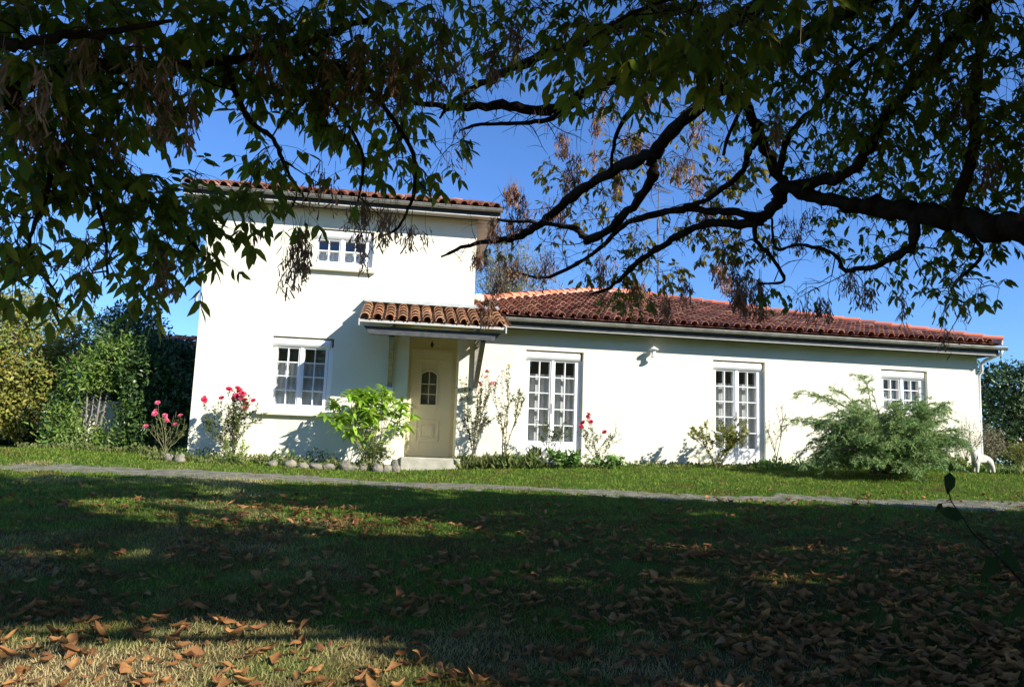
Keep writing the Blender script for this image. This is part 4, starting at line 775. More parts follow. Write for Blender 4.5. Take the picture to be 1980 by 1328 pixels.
# left hand maple
tl = thing('maple_tree', 'ash-leaved maple at left with big leaves drooping in front of the sky', 'tree', (-6.9, -15.0, gzf(-6.9, -15)))
mb = MB(); zb = gzf(-6.9, -15)
trunk_tube(mb, [(-6.9, -15.0, zb - .2, .26), (-6.88, -15, zb + .3, .19), (-6.8, -15.0, zb + 1.4, .16), (-6.7, -15.05, zb + 2.8, .13), (-6.5, -15.3, 2.8, .09), (-6.4, -15.6, 4.4, .04)], rough=.1); mb.build('trunk', M['bark'], tl)
mb = MB()
for kname, b in BR_LEFT.items():
    pre = [(-6.75, -15.03, .7, .06), (-5.6, -15.1, b[0][2] - .1, .045)] if kname in 'abc' else []
    trunk_tube(mb, pre + b, 8, rough=.2)
side_twigs(mb, list(BR_LEFT.values()), 7, .22); mb.build('limbs', M['bark'], tl)
tw = MB(); sprays(tl, list(BR_LEFT.values()), LEAF_LEFT, M['maple'], .073, .54, tw, 1, spots=False)
so_, sw_ = seeds(tl, SEEDS[:38], 1); filler(tl, (-6.3, -15.8, 3.4), (2.6, 2.6, 1.8), 9000, .16, M['maple']); filler(tl, (-2.2, -18.2, 3.2), (3.0, 2.0, 1.5), 11000, .16, M['maple']); filler(tl, (-3.2, -15.5, 2.2), (1.2, .9, .5), 2600, .12, M['maple'])  # last two lobes are unseen, added to shade the left leaves
tw.build('twigs', M['twig'], tl); tag(sw_.build('seed_stalks', M['twig'], tl), kind='stuff'); tag(so_, kind='stuff')

# young tree tips catching the sun by the tower corner
# big tree beyond the right edge whose crown shades the lawn
t3 = thing('linden_tree', 'broad tree standing beyond the right edge and shading the lawn', 'tree', (11.8, -15.2, gzf(11.8, -15.2)))
mb = MB(); zb = gzf(11.8, -15.2); trunk_tube(mb, [(11.8, -15.2, zb - .2, .4), (11.8, -15.2, zb + .4, .3), (11.7, -15.2, zb + 2.4, .25), (11.5, -15.3, zb + 4.5, .18), (11.4, -15.4, zb + 7.5, .06)]); mb.build('trunk', M['bark'], t3)
mb = MB()
for k in range(10):
    a = k * .63; trunk_tube(mb, [(11.6, -15.25, zb + 2.5 + .3 * k, .1), (11.6 + 2 * math.cos(a), -15.25 + 2 * math.sin(a), zb + 4 + .25 * k, .06), (11.6 + 4.4 * math.cos(a), -15.25 + 3.8 * math.sin(a), zb + 5 + .2 * k, .02)], 6)
mb.build('limbs', M['bark'], t3)
filler(t3, (10.8, -14.6, 4.0), (7.4, 6.4, 3.4), 52000, .23, M['maple'])

# ------------------------------------------------------------------ crowns, shrubs, plants
def crown(blobs, n, size, lmat, tmpl, parent, name='foliage', up=.5, shell=.45, droop=-.1, clump=8):
    """blobs: (x,y,z,rx,ry,rz); leaves in uneven tufts through the outer part of each lobe"""
    vol = np.array([b[3] * b[4] + b[4] * b[5] for b in blobs]); pr = vol / vol.sum(); m_ = n // clump
    idx = nr.choice(len(blobs), m_, p=pr); Bb = np.array(blobs)[idx]; d = rdir(m_)
    rr = 1 - shell * nr.random((m_, 1)) ** 1.6; lump = 1 + .16 * np.sin(d[:, :1] * 7 + Bb[:, :1] * 3) * np.sin(d[:, 2:3] * 6 + Bb[:, 1:2] * 5)
    C_ = Bb[:, :3] + d * rr * lump * Bb[:, 3:6]
    P = np.repeat(C_, clump, 0) + nr.normal(0, size * .75, (m_ * clump, 3)); dd = np.repeat(d, clump, 0)
    D = dd * .7 + rdir(len(P)) * .9 + np.array([0, 0, droop]); Nn = dd * .8 + rdir(len(P)) * .7 + np.array([0, 0, up])
    P[:, 2] = np.maximum(P[:, 2], gz(P[:, 0], P[:, 1]) + .02)
    return leaves(name, P, D, size * (.65 + .7 * nr.random(len(P))), tmpl, lmat, parent, N=Nn)

def tree(label, cat, name, base, h, blobs, n, size, lmat, tmpl=SMALL, tr_=.16, group=None, bark='bark_grey', stems=1):
    t = thing(name, label, cat, (base[0], base[1], gzf(*base)), group); mb = MB(); z0 = gzf(*base)
    for s_ in range(stems):
        ox = rng.uniform(-.3, .3) * (stems > 1); top = (base[0] + ox * 2, base[1], z0 + h * .8)
        trunk_tube(mb, [(base[0] + ox, base[1], z0 - .1, tr_ * 1.3), (base[0] + ox, base[1], z0 + .3, tr_), (base[0] + ox * 1.4, base[1], z0 + h * .45, tr_ * .7), (*top, tr_ * .2)], 8)
    mb.build('trunk', M[bark], t); mb = MB()
    for b in blobs:
        s_ = Vector((base[0], base[1], z0 + h * rng.uniform(.2, .5))); e = Vector(b[:3])
        mb.tube(crv(s_, e, 5, wob=.08), [tr_ * .45, tr_ * .35, tr_ * .26, tr_ * .18, tr_ * .12, tr_ * .05], 6)
        for k in range(5):
            d = Vector((rng.gauss(0, 1), rng.gauss(0, 1), rng.gauss(.3, .8))).normalized(); mb.tube(crv(e, e + Vector((d.x * b[3], d.y * b[4], d.z * b[5])) * .85, 4, wob=.1), [tr_ * .12, tr_ * .09, tr_ * .06, tr_ * .04, tr_ * .02], 4)
    mb.build('branches', M[bark], t); crown(blobs, n, size, lmat, tmpl, t); return t
# left background
tree('rounded yellowing green tree at the far left edge of the lawn', 'tree', 'hornbeam_tree', (-13.0, 4.4), 4.5, [(-13.7, 4.4, 1.6, 1.6, 1.2, 1.6), (-12.1, 4.0, 2.4, 1.3, 1.1, 1.25), (-11.7, 3.9, 1.3, 1.1, .9, 1.15), (-13.1, 4.5, 2.9, 1.2, 1, .9), (-12.6, 3.8, 1.0, 1.2, .9, .9)], 30000, .10, M['hedge_leaf'], SMALL, .14)
tree('yellow green tree just left of the tall dark evergreen', 'tree', 'hornbeam_tree', (-11.2, 5.6), 4, [(-11.1, 5.6, 2.5, .9, 1, 1.1), (-11.6, 5.5, 1.6, .9, .9, 1.1), (-10.8, 5.4, 1.6, .7, .8, 1.0)], 11000, .10, M['hedge_leaf'], SMALL, .10)
tree('pale tree standing farther back behind the yellowing tree, far left', 'tree', 'hornbeam_tree', (-17.5, 10), 5, [(-18.5, 10, 1.8, 2.0, 1.6, 1.8), (-16.8, 10, 2.2, 1.8, 1.6, 1.9), (-15.2, 10.5, 1.8, 1.6, 1.5, 1.7)], 12000, .13, M['hedge_leaf'], SMALL, .16)
tree('dark hedge low along the far side of the left lawn', 'hedge', 'hedge', (-15.5, 8.0), 2.0, [(-20, 8.2, .7, 2.4, .8, 1.3), (-16.5, 8.0, .7, 2.4, .8, 1.3), (-13, 7.8, .7, 2.2, .8, 1.3), (-10.8, 7.8, .7, 1.8, .8, 1.3), (-14, 6.6, .1, 2.2, .5, .6), (-11.5, 6.6, .1, 1.8, .5, .6)], 40000, .12, M['laurel_leaf'], SMALL, .06)
tree('tall dark evergreen tree in the shade of the house, beside the outbuilding', 'tree', 'bay_tree', (-9.0, 2.7), 3.6, [(-9.15, 2.8, 2.35, .85, .8, .95), (-8.6, 2.6, 1.4, .95, .65, 1.3), (-9.4, 2.9, 1.4, .7, .6, 1.2), (-8.2, 2.5, .6, .8, .5, .9), (-8.05, 2.7, 1.75, .6, .5, .7)], 24000, .10, M['laurel_leaf'], SMALL, .10)
tree('climbing shrub growing over the low white garden wall at left', 'shrub', 'climbing_shrub', (-9.4, 1.6), 2.4, [(-9.1, 1.55, 1.75, .50, .35, .60), (-9.6, 1.5, 1.5, .42, .35, .38), (-8.65, 1.7, 1.1, .20, .25, .65), (-9.95, 1.5, .35, .36, .35, .5), (-9.7, 1.3, -.05, .55, .4, .40), (-8.8, 1.4, .05, .5, .35, .40), (-8.7, 1.75, 2.0, .25, .25, .5), (-9.9, 1.6, .9, .25, .3, .45)], 7600, .12, M['climber_leaf'], LANCE, .03, stems=3)
tree('dark shaded shrub against the outbuilding beside the house corner', 'shrub', 'laurel_shrub', (-7.9, 1.5), 1.9, [(-8.3, 1.5, 1.5, .55, .35, .9), (-7.6, 1.45, .75, .55, .3, .95), (-8.2, 1.3, .3, .5, .3, .6), (-7.3, 1.5, .2, .4, .3, .5)], 9500, .10, M['laurel_leaf'], SMALL, .03, stems=2)
# right laurel hedge
tree('dark green clipped laurel at the right edge behind the house corner', 'hedge', 'laurel_hedge', (14.6, 3.0), 3, [(14.4, 3.2, 1.6, 1.1, 1.1, 1.45), (15.6, 2.8, 1.7, 1.2, 1.2, 1.55), (14.8, 3.4, 2.3, .95, 1, .9), (17, 2.8, 1.7, 1.4, 1.2, 1.6), (14.2, 2.7, .5, .9, .9, .9)], 22000, .12, M['laurel_leaf'], LEAF, .12)
# pale birch behind the wing
bt = thing('birch_tree', 'pale thin-leaved birch rising behind the tiled wing beside the two storey block', 'tree', (2.2, 19, -.2))
mb = MB(); trunk_tube(mb, [(2.2, 19, -.4, .25), (2.2, 19, 3, .2), (2.1, 19, 6, .14), (2.0, 19, 9, .05)], 8); mb.build('trunk', M['bark_grey'], bt)
mb = MB(); BP = []; BD = []
for k in range(210):
    a = rng.uniform(0, 6.28); s_ = Vector((2.1, 19, rng.uniform(3.5, 8))); rr = rng.uniform(.4, 2.7) ; e = Vector((2.1 + rr * math.cos(a), 19 + rr * math.sin(a) * .8, rng.uniform(6.2, 10.9) - .35 * rr ** 1.3))
    c = crv(s_, e, 6, sag=.10, wob=.05); mb.tube(c, [.03, .024, .018, .014, .01, .008, .004], 4, cap=False)
    for j in range(7):
        p = c[rng.randint(2, 6)]; q = p + Vector((rng.gauss(0, .25), rng.gauss(0, .25), rng.uniform(-.1, .9))); mb.tube([p, (p + q) / 2, q], [.008, .006, .003], 3, cap=False)
        for i in range(9): BP.append(tuple(p.lerp(q, rng.random()) + Vector((rng.gauss(0, .05), rng.gauss(0, .05), rng.gauss(0, .05))))); BD.append((rng.gauss(0, 1), rng.gauss(0, 1), rng.gauss(-.3, 1)))
mb.build('branches', M['bark_grey'], bt); leaves('foliage', BP, BD, .085, SMALL, M['birch_leaf'], bt)
# ------------------------------------------------------------------ garden plants
def grow(mb, tips, p, d, L_, r, lev, kids=3, up=.25, spread=.6, jit=.14, prof=None):
    n = 5; pts = [Vector(p)]; d = Vector(d).normalized()
    for i in range(n):
        d = (d + Vector((rng.gauss(0, jit), rng.gauss(0, jit), rng.gauss(0, jit) + up * .12))).normalized(); pts.append(pts[-1] + d * L_ / n)
    mb.append((pts, r)); 
    if lev == 0:
        tips.append((pts, d)); return
    for k in range(kids):
        t = rng.randint(2, 5) if k else 5; dd = (d + Vector((rng.gauss(0, spread), rng.gauss(0, spread), rng.gauss(up, spread * .6)))).normalized()
        grow(mb, tips, pts[t], dd, L_ * rng.uniform(.5, .8), r * .62, lev - 1, kids, up, spread, jit)
def plant(name, label, cat, x0, x1, ztop, y, yd, canes, lev, kids, leafm, lsize, nleaf, tmpl=LEAF, r=.009, spread=.5, blooms=(), up=.3, barkm='cane', base_w=.25, leaf_from=.3, group=None, nbloom=0, bsize=.05, droop=-.15, tuft=0):
    cx = (x0 + x1) / 2; zb = gzf(cx, y); t = thing(name, label, cat, (cx, y, zb), group)
    segs = []; tips = []
    for k in range(canes):
        a = rng.uniform(0, 6.28); s_ = (rng.uniform(-.5, .5) * base_w, rng.uniform(-.5, .5) * base_w * .7, 0)
        grow(segs, tips, s_, (math.cos(a) * .5, math.sin(a) * .5, 1), 1, r, lev, kids, up, spread)
    allp = [p for s_, _ in segs for p in s_]
    X0, X1 = min(p.x for p in allp), max(p.x for p in allp); Y0, Y1 = min(p.y for p in allp), max(p.y for p in allp); Z1 = max(p.z for p in allp)
    sx, sy, sz = (x1 - x0) / (X1 - X0), yd / (Y1 - Y0), (ztop - zb) / Z1
    xc = (X0 + X1) / 2; yc = (Y0 + Y1) / 2
    def tf(p): 
        w_ = min(1, max(0, p.z / Z1) * 2.2); return Vector((cx + (p.x - xc * w_) * sx * (.35 + .65 * w_), y + (p.y - yc * w_) * sy, zb - .02 + max(p.z, 0) * sz))
    mb = MB()
    for s_, rr in segs: mb.tube([tf(p) for p in s_], [rr * (1 - .09 * i) for i in range(len(s_))], 5, cap=False)
    mb.build('stems', M[barkm], t)
    P = []; D = []; NN = []
    S_ = [s_ for s_, rr in segs if max(q.z for q in s_) > leaf_from * Z1]
    for k in range(nleaf):
        s_ = rng.choice(S_); i = rng.randint(1, len(s_) - 2); p = tf(s_[i].lerp(s_[i+1], rng.random())); ax_ = (tf(s_[i+1]) - tf(s_[i])).normalized()
        d = (ax_ * .5 + Vector((rng.gauss(0, 1), rng.gauss(0, 1), rng.gauss(droop, .5)))).normalized(); P.append(tuple(p)); D.append(tuple(d)); NN.append((rng.gauss(0, .6), rng.gauss(-.3, .6), 1))
    if tuft:
        for pts, d in tips:
            e = tf(pts[-1]); 
            for k in range(tuft):
                a = 6.28 * k / tuft + rng.random(); d = Vector((math.cos(a), math.sin(a), rng.uniform(-.9, .55))); P.append(tuple(e + Vector((0, 0, rng.uniform(-.06, .01))))); D.append(tuple(d)); NN.append((rng.gauss(0, .3), rng.gauss(0, .3), 1))
    if P: leaves('foliage', P, D, lsize * (.6 + .7 * nr.random(len(P))), tmpl, leafm, t, N=np.array(NN))
    tp = sorted(tips, key=lambda q: -q[0][-1].z + rng.gauss(0, .25)); k = 0
    fixed = list(blooms)
    for j in range(nbloom or len(fixed)):
        mname = fixed[j % len(fixed)]
        if k < len(tp): pos = tf(tp[k][0][-1]); k += 1
        else: break
        bloom(pos, bsize * rng.uniform(.8, 1.15), mname, t)
    return t
def bloom(pos, r, mname, parent, nm='bloom'):
    P = []; D = []; NN = []; pos = Vector(pos)
    ax_ = Vector((rng.gauss(0, .4), -.8 + rng.gauss(0, .3), .7)).normalized(); o = ax_.orthogonal().normalized(); q = ax_.cross(o); V = []; F = []
    for ring, (n_, tilt, sz) in enumerate(((6, 1.15, 1.0), (6, .75, .9), (5, .4, .75), (4, .15, .6))):
        for k in range(n_):
            a = 6.28 * k / n_ + ring * .5 + rng.uniform(-.15, .15); rad = o * math.cos(a) + q * math.sin(a); tan = ax_.cross(rad)
            d = (rad * math.sin(tilt) + ax_ * math.cos(tilt)); L_ = r * sz; w_ = L_ * .55
            c = [pos, pos + d * L_ * .5 + tan * w_ - ax_ * 0, pos + d * L_ * .95 + tan * w_ * .6 + ax_ * .1 * L_, pos + d * L_ * 1.05 - ax_ * .12 * L_, pos + d * L_ * .95 - tan * w_ * .6 + ax_ * .1 * L_, pos + d * L_ * .5 - tan * w_, pos + d * L_ * .6 - rad * L_ * .12]
            b0 = len(V); V += [tuple(x) for x in c]; F += [(b0, b0+1, b0+6), (b0+1, b0+2, b0+6), (b0+2, b0+3, b0+6), (b0+3, b0+4, b0+6), (b0+4, b0+5, b0+6), (b0+5, b0, b0+6)]
    mb = MB(); mb.add(V, F, True); return mb.build(nm, M[mname], parent)

plant('rose_bush', 'rose bush with pink blooms standing against the dark shade left of the house corner', 'rose bush', -7.62, -6.88, .86, -.35, .5, 6, 2, 3, M['rose_leaf'], .055, 420, r=.009, blooms=('pink',), nbloom=9, bsize=.062)
plant('rose_bush', 'rose bush with many crimson blooms left of the lower window', 'rose bush', -6.55, -5.30, 1.20, -.6, .6, 11, 2, 3, M['rose_leaf'], .062, 2600, r=.008, blooms=('red', 'red', 'pink'), nbloom=17, bsize=.066)
plant('young_shrub', 'yellow green leafy clump at the foot of the crimson rose bush', 'shrub', -6.15, -5.55, .22, -.85, .3, 6, 1, 3, M['bright_leaf'], .06, 200)
plant('pokeweed', 'tall lime green big-leaved plant between the lower window and the front door', 'plant', -4.12, -2.42, 1.34, -.75, .85, 13, 1, 4, M['bright_leaf'], .23, 220, tmpl=LANCE, r=.012, spread=.5, tuft=18, leaf_from=.45, up=.5, droop=-.6)
plant('green_bush', 'small dense dark green bush beside the door step under the lime green plant', 'shrub', -3.45, -2.72, .28, -.85, .5, 14, 2, 3, M['rose_leaf'], .04, 1900, tmpl=SMALL, r=.004, spread=.7, leaf_from=.05)
plant('rose_bush', 'tall thin rose with peach blooms and sparse leaves right of the front door', 'rose bush', -1.52, -.72, 1.72, -.62, .4, 4, 2, 3, M['rose_leaf'], .06, 1300, r=.012, blooms=('peach', 'peach'), nbloom=4, bsize=.055, barkm='twig', leaf_from=.35, base_w=.12)
plant('rose_bush', 'tall leggy rose with one amber bloom left of the first french window', 'rose bush', -.92, -.12, 1.92, -.70, .4, 3, 2, 3, M['rose_leaf'], .055, 1000, r=.012, blooms=('amber', 'pink', 'pink'), nbloom=3, bsize=.055, barkm='twig', leaf_from=.4, base_w=.12)
plant('rose_bush', 'short bare stemmed rose without blooms in front of the first french window', 'rose bush', .12, .92, .92, -.72, .35, 3, 2, 3, M['rose_leaf'], .052, 800, r=.008, barkm='twig', base_w=.3)
plant('rose_bush', 'low rose bush with red blooms right of the first french window', 'rose bush', 1.0, 1.95, .98, -.75, .4, 4, 2, 3, M['rose_leaf'], .052, 800, r=.008, blooms=('red', 'red', 'pink'), nbloom=8, bsize=.058, barkm='cane')
plant('ground_cover', 'bright green ground cover mound below the first french window', 'ground cover', .35, 1.25, .24, -.85, .5, 16, 1, 4, M['ivy_leaf'], .075, 1100, tmpl=BROAD, r=.003, spread=.9, leaf_from=0, base_w=.8)
plant('ground_cover', 'bright green ground cover mound under the low red rose', 'ground cover', 1.2, 2.15, .20, -.8, .5, 16, 1, 4, M['ivy_leaf'], .07, 700, tmpl=BROAD, r=.003, spread=.9, leaf_from=0, base_w=.8)
plant('yellowing_shrub', 'yellow and green leafy shrub in front of the second french window', 'shrub', 3.35, 4.75, 1.05, -.85, .7, 8, 2, 3, M['yellow_leaf'], .065, 2900, r=.008, barkm='twig', leaf_from=.02, base_w=.35)
plant('rose_bush', 'bare dark stemmed small rose right of the second french window', 'rose bush', 5.15, 5.80, 1.42, -.7, .35, 2, 2, 3, M['rose_leaf'], .05, 130, r=.012, barkm='twig', leaf_from=.45, base_w=.08)
plant('twiggy_shrub', 'pale twiggy half bare shrub under the right hand window near the house corner', 'shrub', 9.3, 10.95, 1.42, -.55, .8, 13, 3, 3, M['heather'], .035, 1500, tmpl=SMALL, r=.006, barkm='bark_grey', spread=.5)
plant('heather_shrub', 'brown green brushy shrub at the far right house corner', 'shrub', 10.9, 12.35, 1.30, .5, 1.0, 16, 3, 3, M['heather'], .045, 4500, tmpl=SMALL, r=.006, barkm='twig', spread=.5, leaf_from=.05)
plant('heather_shrub', 'olive shrub with a few small white flowers right of the white statue', 'shrub', 11.9, 13.5, .95, .6, 1.0, 16, 3, 3, M['yellow_leaf'], .045, 3200, tmpl=SMALL, r=.005, barkm='cane', spread=.6, leaf_from=.05, blooms=('white_petal',), nbloom=7, bsize=.04)
plant('flower_clump', 'low clump of reddish leaves with small flowers between the cedar and the statue', 'plant', 9.2, 9.95, .45, -1.0, .5, 12, 1, 4, M['yellow_leaf'], .06, 900, tmpl=LEAF, r=.003, spread=.8, leaf_from=0, base_w=.6, blooms=('red', 'white_petal'), nbloom=5, bsize=.035)

# low weeds and flower edging along the wall
def weeds(name, label, cat, x0, x1, y0, y1, h, n, lm, tmpl=SLIM, size=.12, wid=1.0):
    P = []; D = []
    for k in range(n):
        x = rng.uniform(x0, x1); y = rng.uniform(y0, y1); hh = h * max(0, .35 + 1.5 * noise.noise(Vector((x * 2.3, y * 2, 3))))
        if hh < .02: continue
        hh *= 1; z = gzf(x, y)
        P.append((x, y, z + hh * rng.random() * .8)); D.append((rng.gauss(0, .6), rng.gauss(0, .6), 1))
    o = leaves(name, P, D, size * (.5 + nr.random(len(P))), tmpl, lm, wid=wid); return tag(o, label, cat, kind='stuff')
weeds('low_weeds', 'low weeds and straggly edging plants along the foot of the tower wall', 'weeds', -7.5, -2.7, -1.15, -.25, .30, 7500, M['weed'], SMALL, .055)
weeds('dry_grass', 'taller dry grass tufts right of the door step', 'grass', -1.5, .25, -1.0, -.1, .30, 2600, M['weed'], SLIM, .17)
weeds('low_weeds', 'thin low weeds along the foot of the long wing wall', 'weeds', .2, 6.2, -.95, -.05, .10, 2600, M['weed'], SMALL, .055)
weeds('low_weeds', 'green low plants under the spreading cedar along the wall', 'weeds', 5.0, 11.2, -1.1, -.1, .24, 3600, M['ivy_leaf'], SMALL, .07)
weeds('dry_grass', 'pale dry grass at the right edge of the lawn beyond the statue', 'grass', 10.5, 15, -1.6, -.6, .18, 2600, M['weed'], SLIM, .14)
weeds('low_weeds', 'low shaded plants at the foot of the outbuilding', 'weeds', -10.3, -7.2, .2, 1.3, .22, 2600, M['weed'], SMALL, .07)

# field stones edging the bed
slab = [(-4.72, .14, .10), (-4.46, .10, .08), (-4.0, .09, .08), (-3.62, .15, .13), (-3.34, .10, .13), (-3.05, .14, .13), (-2.86, .09, .11), (-2.72, .11, .17), (-4.25, .11, .07), (-6.98, .12, .10), (-6.76, .10, .11), (-5.05, .10, .07)]
desc = ['flat pale field stone furthest left below the lower window', 'small pale stone in the bed edge below the window right side', 'low rounded stone in the middle of the bed edge', 'large pale boulder below the lime green plant', 'grey boulder standing left of the dark green bush', 'pale boulder in front of the dark green bush', 'small grey stone wedged between two bigger stones by the step', 'large upright pale stone touching the left side of the door step', 'half buried stone left of the large pale boulder', 'rounded grey stone below the pink rose bush', 'light stone beside the rounded grey one near the house corner', 'half buried flat stone below the crimson rose bush']
for (x, r_, h), ds in zip(slab, desc):
    y = -1.12 + rng.uniform(-.10, .10); r_ *= rng.uniform(.8, 1.3); mb = MB(); nU, nV = 12, 8; vs = []; sd = rng.random() * 50
    for j in range(nV + 1):
        ph = math.pi * j / nV
        for i in range(nU):
            th = 2 * math.pi * i / nU; d = Vector((math.sin(ph) * math.cos(th), math.sin(ph) * math.sin(th), math.cos(ph)))
            q = 1 + .45 * noise.noise(d * 1.3 + Vector((sd, 0, 0))) + .12 * noise.noise(d * 4 + Vector((sd, 9, 0)))
            vs.append((x + d.x * r_ * q, y + d.y * r_ * .8 * q, gzf(x, y) + .04 + d.z * h * q))
    mb.add(vs, [(j*nU + i, j*nU + (i+1) % nU, (j+1)*nU + (i+1) % nU, (j+1)*nU + i) for j in range(nV) for i in range(nU)], True)
    tag(mb.build('field_stone', M['stone']), ds, 'stone', 'stones edging the flower bed')

# white garden statue of a standing animal (its hind part hidden in the shrubs)
def skin(name, joints, edges, m, parent=None, sub=2):
    me = bpy.data.meshes.new(name); me.from_pydata([j[:3] for j in joints], edges, []); o = bpy.data.objects.new(name, me); COL.objects.link(o)
    md = o.modifiers.new('skin', 'SKIN'); md.use_smooth_shade = True
    for i, j in enumerate(joints):
        me.skin_vertices[0].data[i].radius = (j[3], j[3] if len(j) < 5 else j[4]); me.skin_vertices[0].data[i].use_root = i == 0
    ss = o.modifiers.new('sub', 'SUBSURF'); ss.levels = sub; ss.render_levels = sub; me.materials.append(m)
    if parent: o.parent = parent; o.matrix_parent_inverse = parent.matrix_world.inverted()
    return o
sx, sy = 10.0, -1.15; g0 = gzf(sx, sy)
J = [(0, 0, .33, .10), (.17, .02, .35, .095), (.30, .02, .31, .085), (.34, .06, .17, .05), (.36, .06, .03, .035), (.34, -.05, .17, .05), (.37, -.06, .03, .035),
     (-.12, 0, .36, .085), (-.17, 0, .47, .06), (-.20, -.01, .56, .062), (-.27, -.02, .54, .035), (-.12, .05, .18, .042), (-.13, .05, .02, .03), (-.12, -.06, .18, .042), (-.14, -.06, .02, .03), (-.18, .05, .62, .018), (-.18, -.06, .62, .018), (.39, .02, .33, .03), (.42, .02, .22, .018)]
Eg = [(0,1),(1,2),(2,3),(3,4),(2,5),(5,6),(0,7),(7,8),(8,9),(9,10),(7,11),(11,12),(7,13),(13,14),(9,15),(9,16),(2,17),(17,18)]
st = skin('dog_statue', [(sx + j[0] * .8, sy + j[1], g0 + j[2] * .95 - .01, j[3] * 1.1) for j in J], Eg, M['statue'])
tag(st, 'white cast stone dog statue on the grass at the right end of the house', 'statue')


# spreading cedar / juniper on the lawn edge
jn = thing('weeping_cedar', 'wide low blue green cedar with feathery drooping needle sprays on the lawn edge', 'shrub', (6.95, -2.4, gzf(6.95, -2.4)))
z0 = gzf(6.95, -2.4); mb = MB(); tmb = MB(); P = []; D = []; S = []
def tuft_line(pts, dens, ln):
    for i in range(len(pts) - 1):
        a, b = pts[i], pts[i+1]; d0 = (b - a).normalized(); m_ = max(1, int((b - a).length * dens))
        for k in range(m_):
            p = a.lerp(b, rng.random())
            for q in range(3):
                d = (d0 * .9 + Vector((rng.gauss(0, .55), rng.gauss(0, .55), rng.gauss(-.05, .5)))).normalized(); P.append(tuple(p)); D.append(tuple(d)); S.append(ln * rng.uniform(.6, 1.3))
prim = []
for k in range(165):
    a = rng.uniform(0, 2 * math.pi); el = rng.uniform(.02, 1.15); R_ = (1.68 if math.cos(a) > 0 else 1.80) * rng.uniform(.55, 1.0) * (1 - .30 * max(0, el - .45))
    if rng.random() < .1: R_ *= 1.12
    e = Vector((6.95 + R_ * math.cos(a) * math.cos(el * .75), -2.4 + R_ * .72 * math.sin(a) * math.cos(el * .75), z0 + .12 + 1.62 * math.sin(el * .95) * rng.uniform(.75, 1.05)))
    s_ = Vector((6.95 + rng.gauss(0, .12), -2.4 + rng.gauss(0, .1), z0 + .1)); prim.append((s_, e))
for ex, ez in ((6.95, 1.98), (7.15, 1.72), (6.42, 1.62), (6.0, 1.52), (8.7, 1.45), (8.85, 1.30), (5.6, 1.55), (7.9, 1.45), (5.35, 1.0), (5.3, .9)): prim.append((Vector((6.95, -2.4, z0 + .3)), Vector((ex, -1.6, ez))))
for s_, e in prim:
    c = crv(s_, e, 8, sag=.16, wob=.04); mb.tube(c, [.024, .02, .017, .014, .011, .008, .006, .004, .002], 5, cap=False)
    hgt = e.z; L0 = (e - s_).length
    tuft_line(c[5:], 70, .055)
    for j in range(15):
        i = rng.randint(2, 8); p = c[i]; ax_ = (c[min(8, i + 1)] - c[i - 1]).normalized(); sd = ax_.cross(Vector((0, 0, 1))).normalized() * rng.choice((-1, 1))
        l = rng.uniform(.18, .42) * (1.15 - i * .06); d = (ax_ * .8 + sd * .7 + Vector((rng.gauss(0, .15), rng.gauss(0, .15), rng.gauss(-.05, .22)))).normalized()
        q = p + d * l + Vector((0, 0, -.10 * l)); cc = [p, p.lerp(q, .5) + Vector((0, 0, .035)), q]; tmb.tube(cc, [.004, .003, .0015], 3, cap=False)
        tuft_line(cc, 75, .05)
        for k in range(3):
            p2 = cc[1].lerp(cc[2], rng.random()); q2 = p2 + (d * .5 + Vector((rng.gauss(0, .5), rng.gauss(0, .5), rng.gauss(-.35, .3)))).normalized() * rng.uniform(.07, .16); tuft_line([p2, q2], 80, .042)
mb.build('branches', M['twig'], jn); tmb.build('twigs', M['twig'], jn)
leaves('needle_sprays', P, D, S, SLIM, M['cedar_old'], jn, wid=.75)

# ------------------------------------------------------------------ sprig close to the lens side
sg = thing('twig_sprig', 'thin dark sapling twig with a few hanging leaves low at the right', 'sapling', (-1.0, -14.9, gzf(-1, -14.9)))
pts = [Vector(p) for p in [(-1.144, -14.746, .125), (-1.152, -14.741, .091), (-1.144, -14.748, .041), (-1.124, -14.766, -.001), (-1.109, -14.781, -.042), (-1.066, -14.822, -.10), (-1.013, -14.881, -.192), (-.95, -14.92, -.5), (-.94, -14.93, gzf(-.94, -14.93))]]
mb = MB(); mb.tube(pts, [.001, .0014, .0018, .002, .0024, .003, .004, .006, .008], 5); mb.tube([pts[2], pts[2] + Vector((-.03, 0, -.005)), pts[2] + Vector((-.05, 0, -.03))], .001, 4); mb.tube([pts[4], pts[4] + Vector((.1, 0, -.03)), pts[4] + Vector((.17, .02, -.11))], .0014, 4); mb.build('stem', M['bark'], sg)
P = [pts[0], pts[0], pts[2] + Vector((-.03, 0, -.005)), pts[3], pts[3], pts[4] + Vector((.1, 0, -.03)), pts[5], pts[5], pts[6], pts[4] + Vector((.17, .02, -.11)), pts[6]]
D = [(-.1, 0, -1), (.2, 0, .8), (-.5, 0, -.6), (-.9, .1, .25), (-.4, 0, .1), (.5, 0, -.9), (-.6, 0, -.7), (.7, 0, -.3), (.8, 0, -.6), (.3, 0, -1), (-.8, 0, -.7)]
leaves('foliage', [tuple(p) for p in P], D, [.065, .03, .035, .075, .03, .05, .08, .09, .09, .05, .09], BROAD, M['sprig_leaf'], sg, N=np.array([(0, -1, .3)] * 11) + .3 * rdir(11))

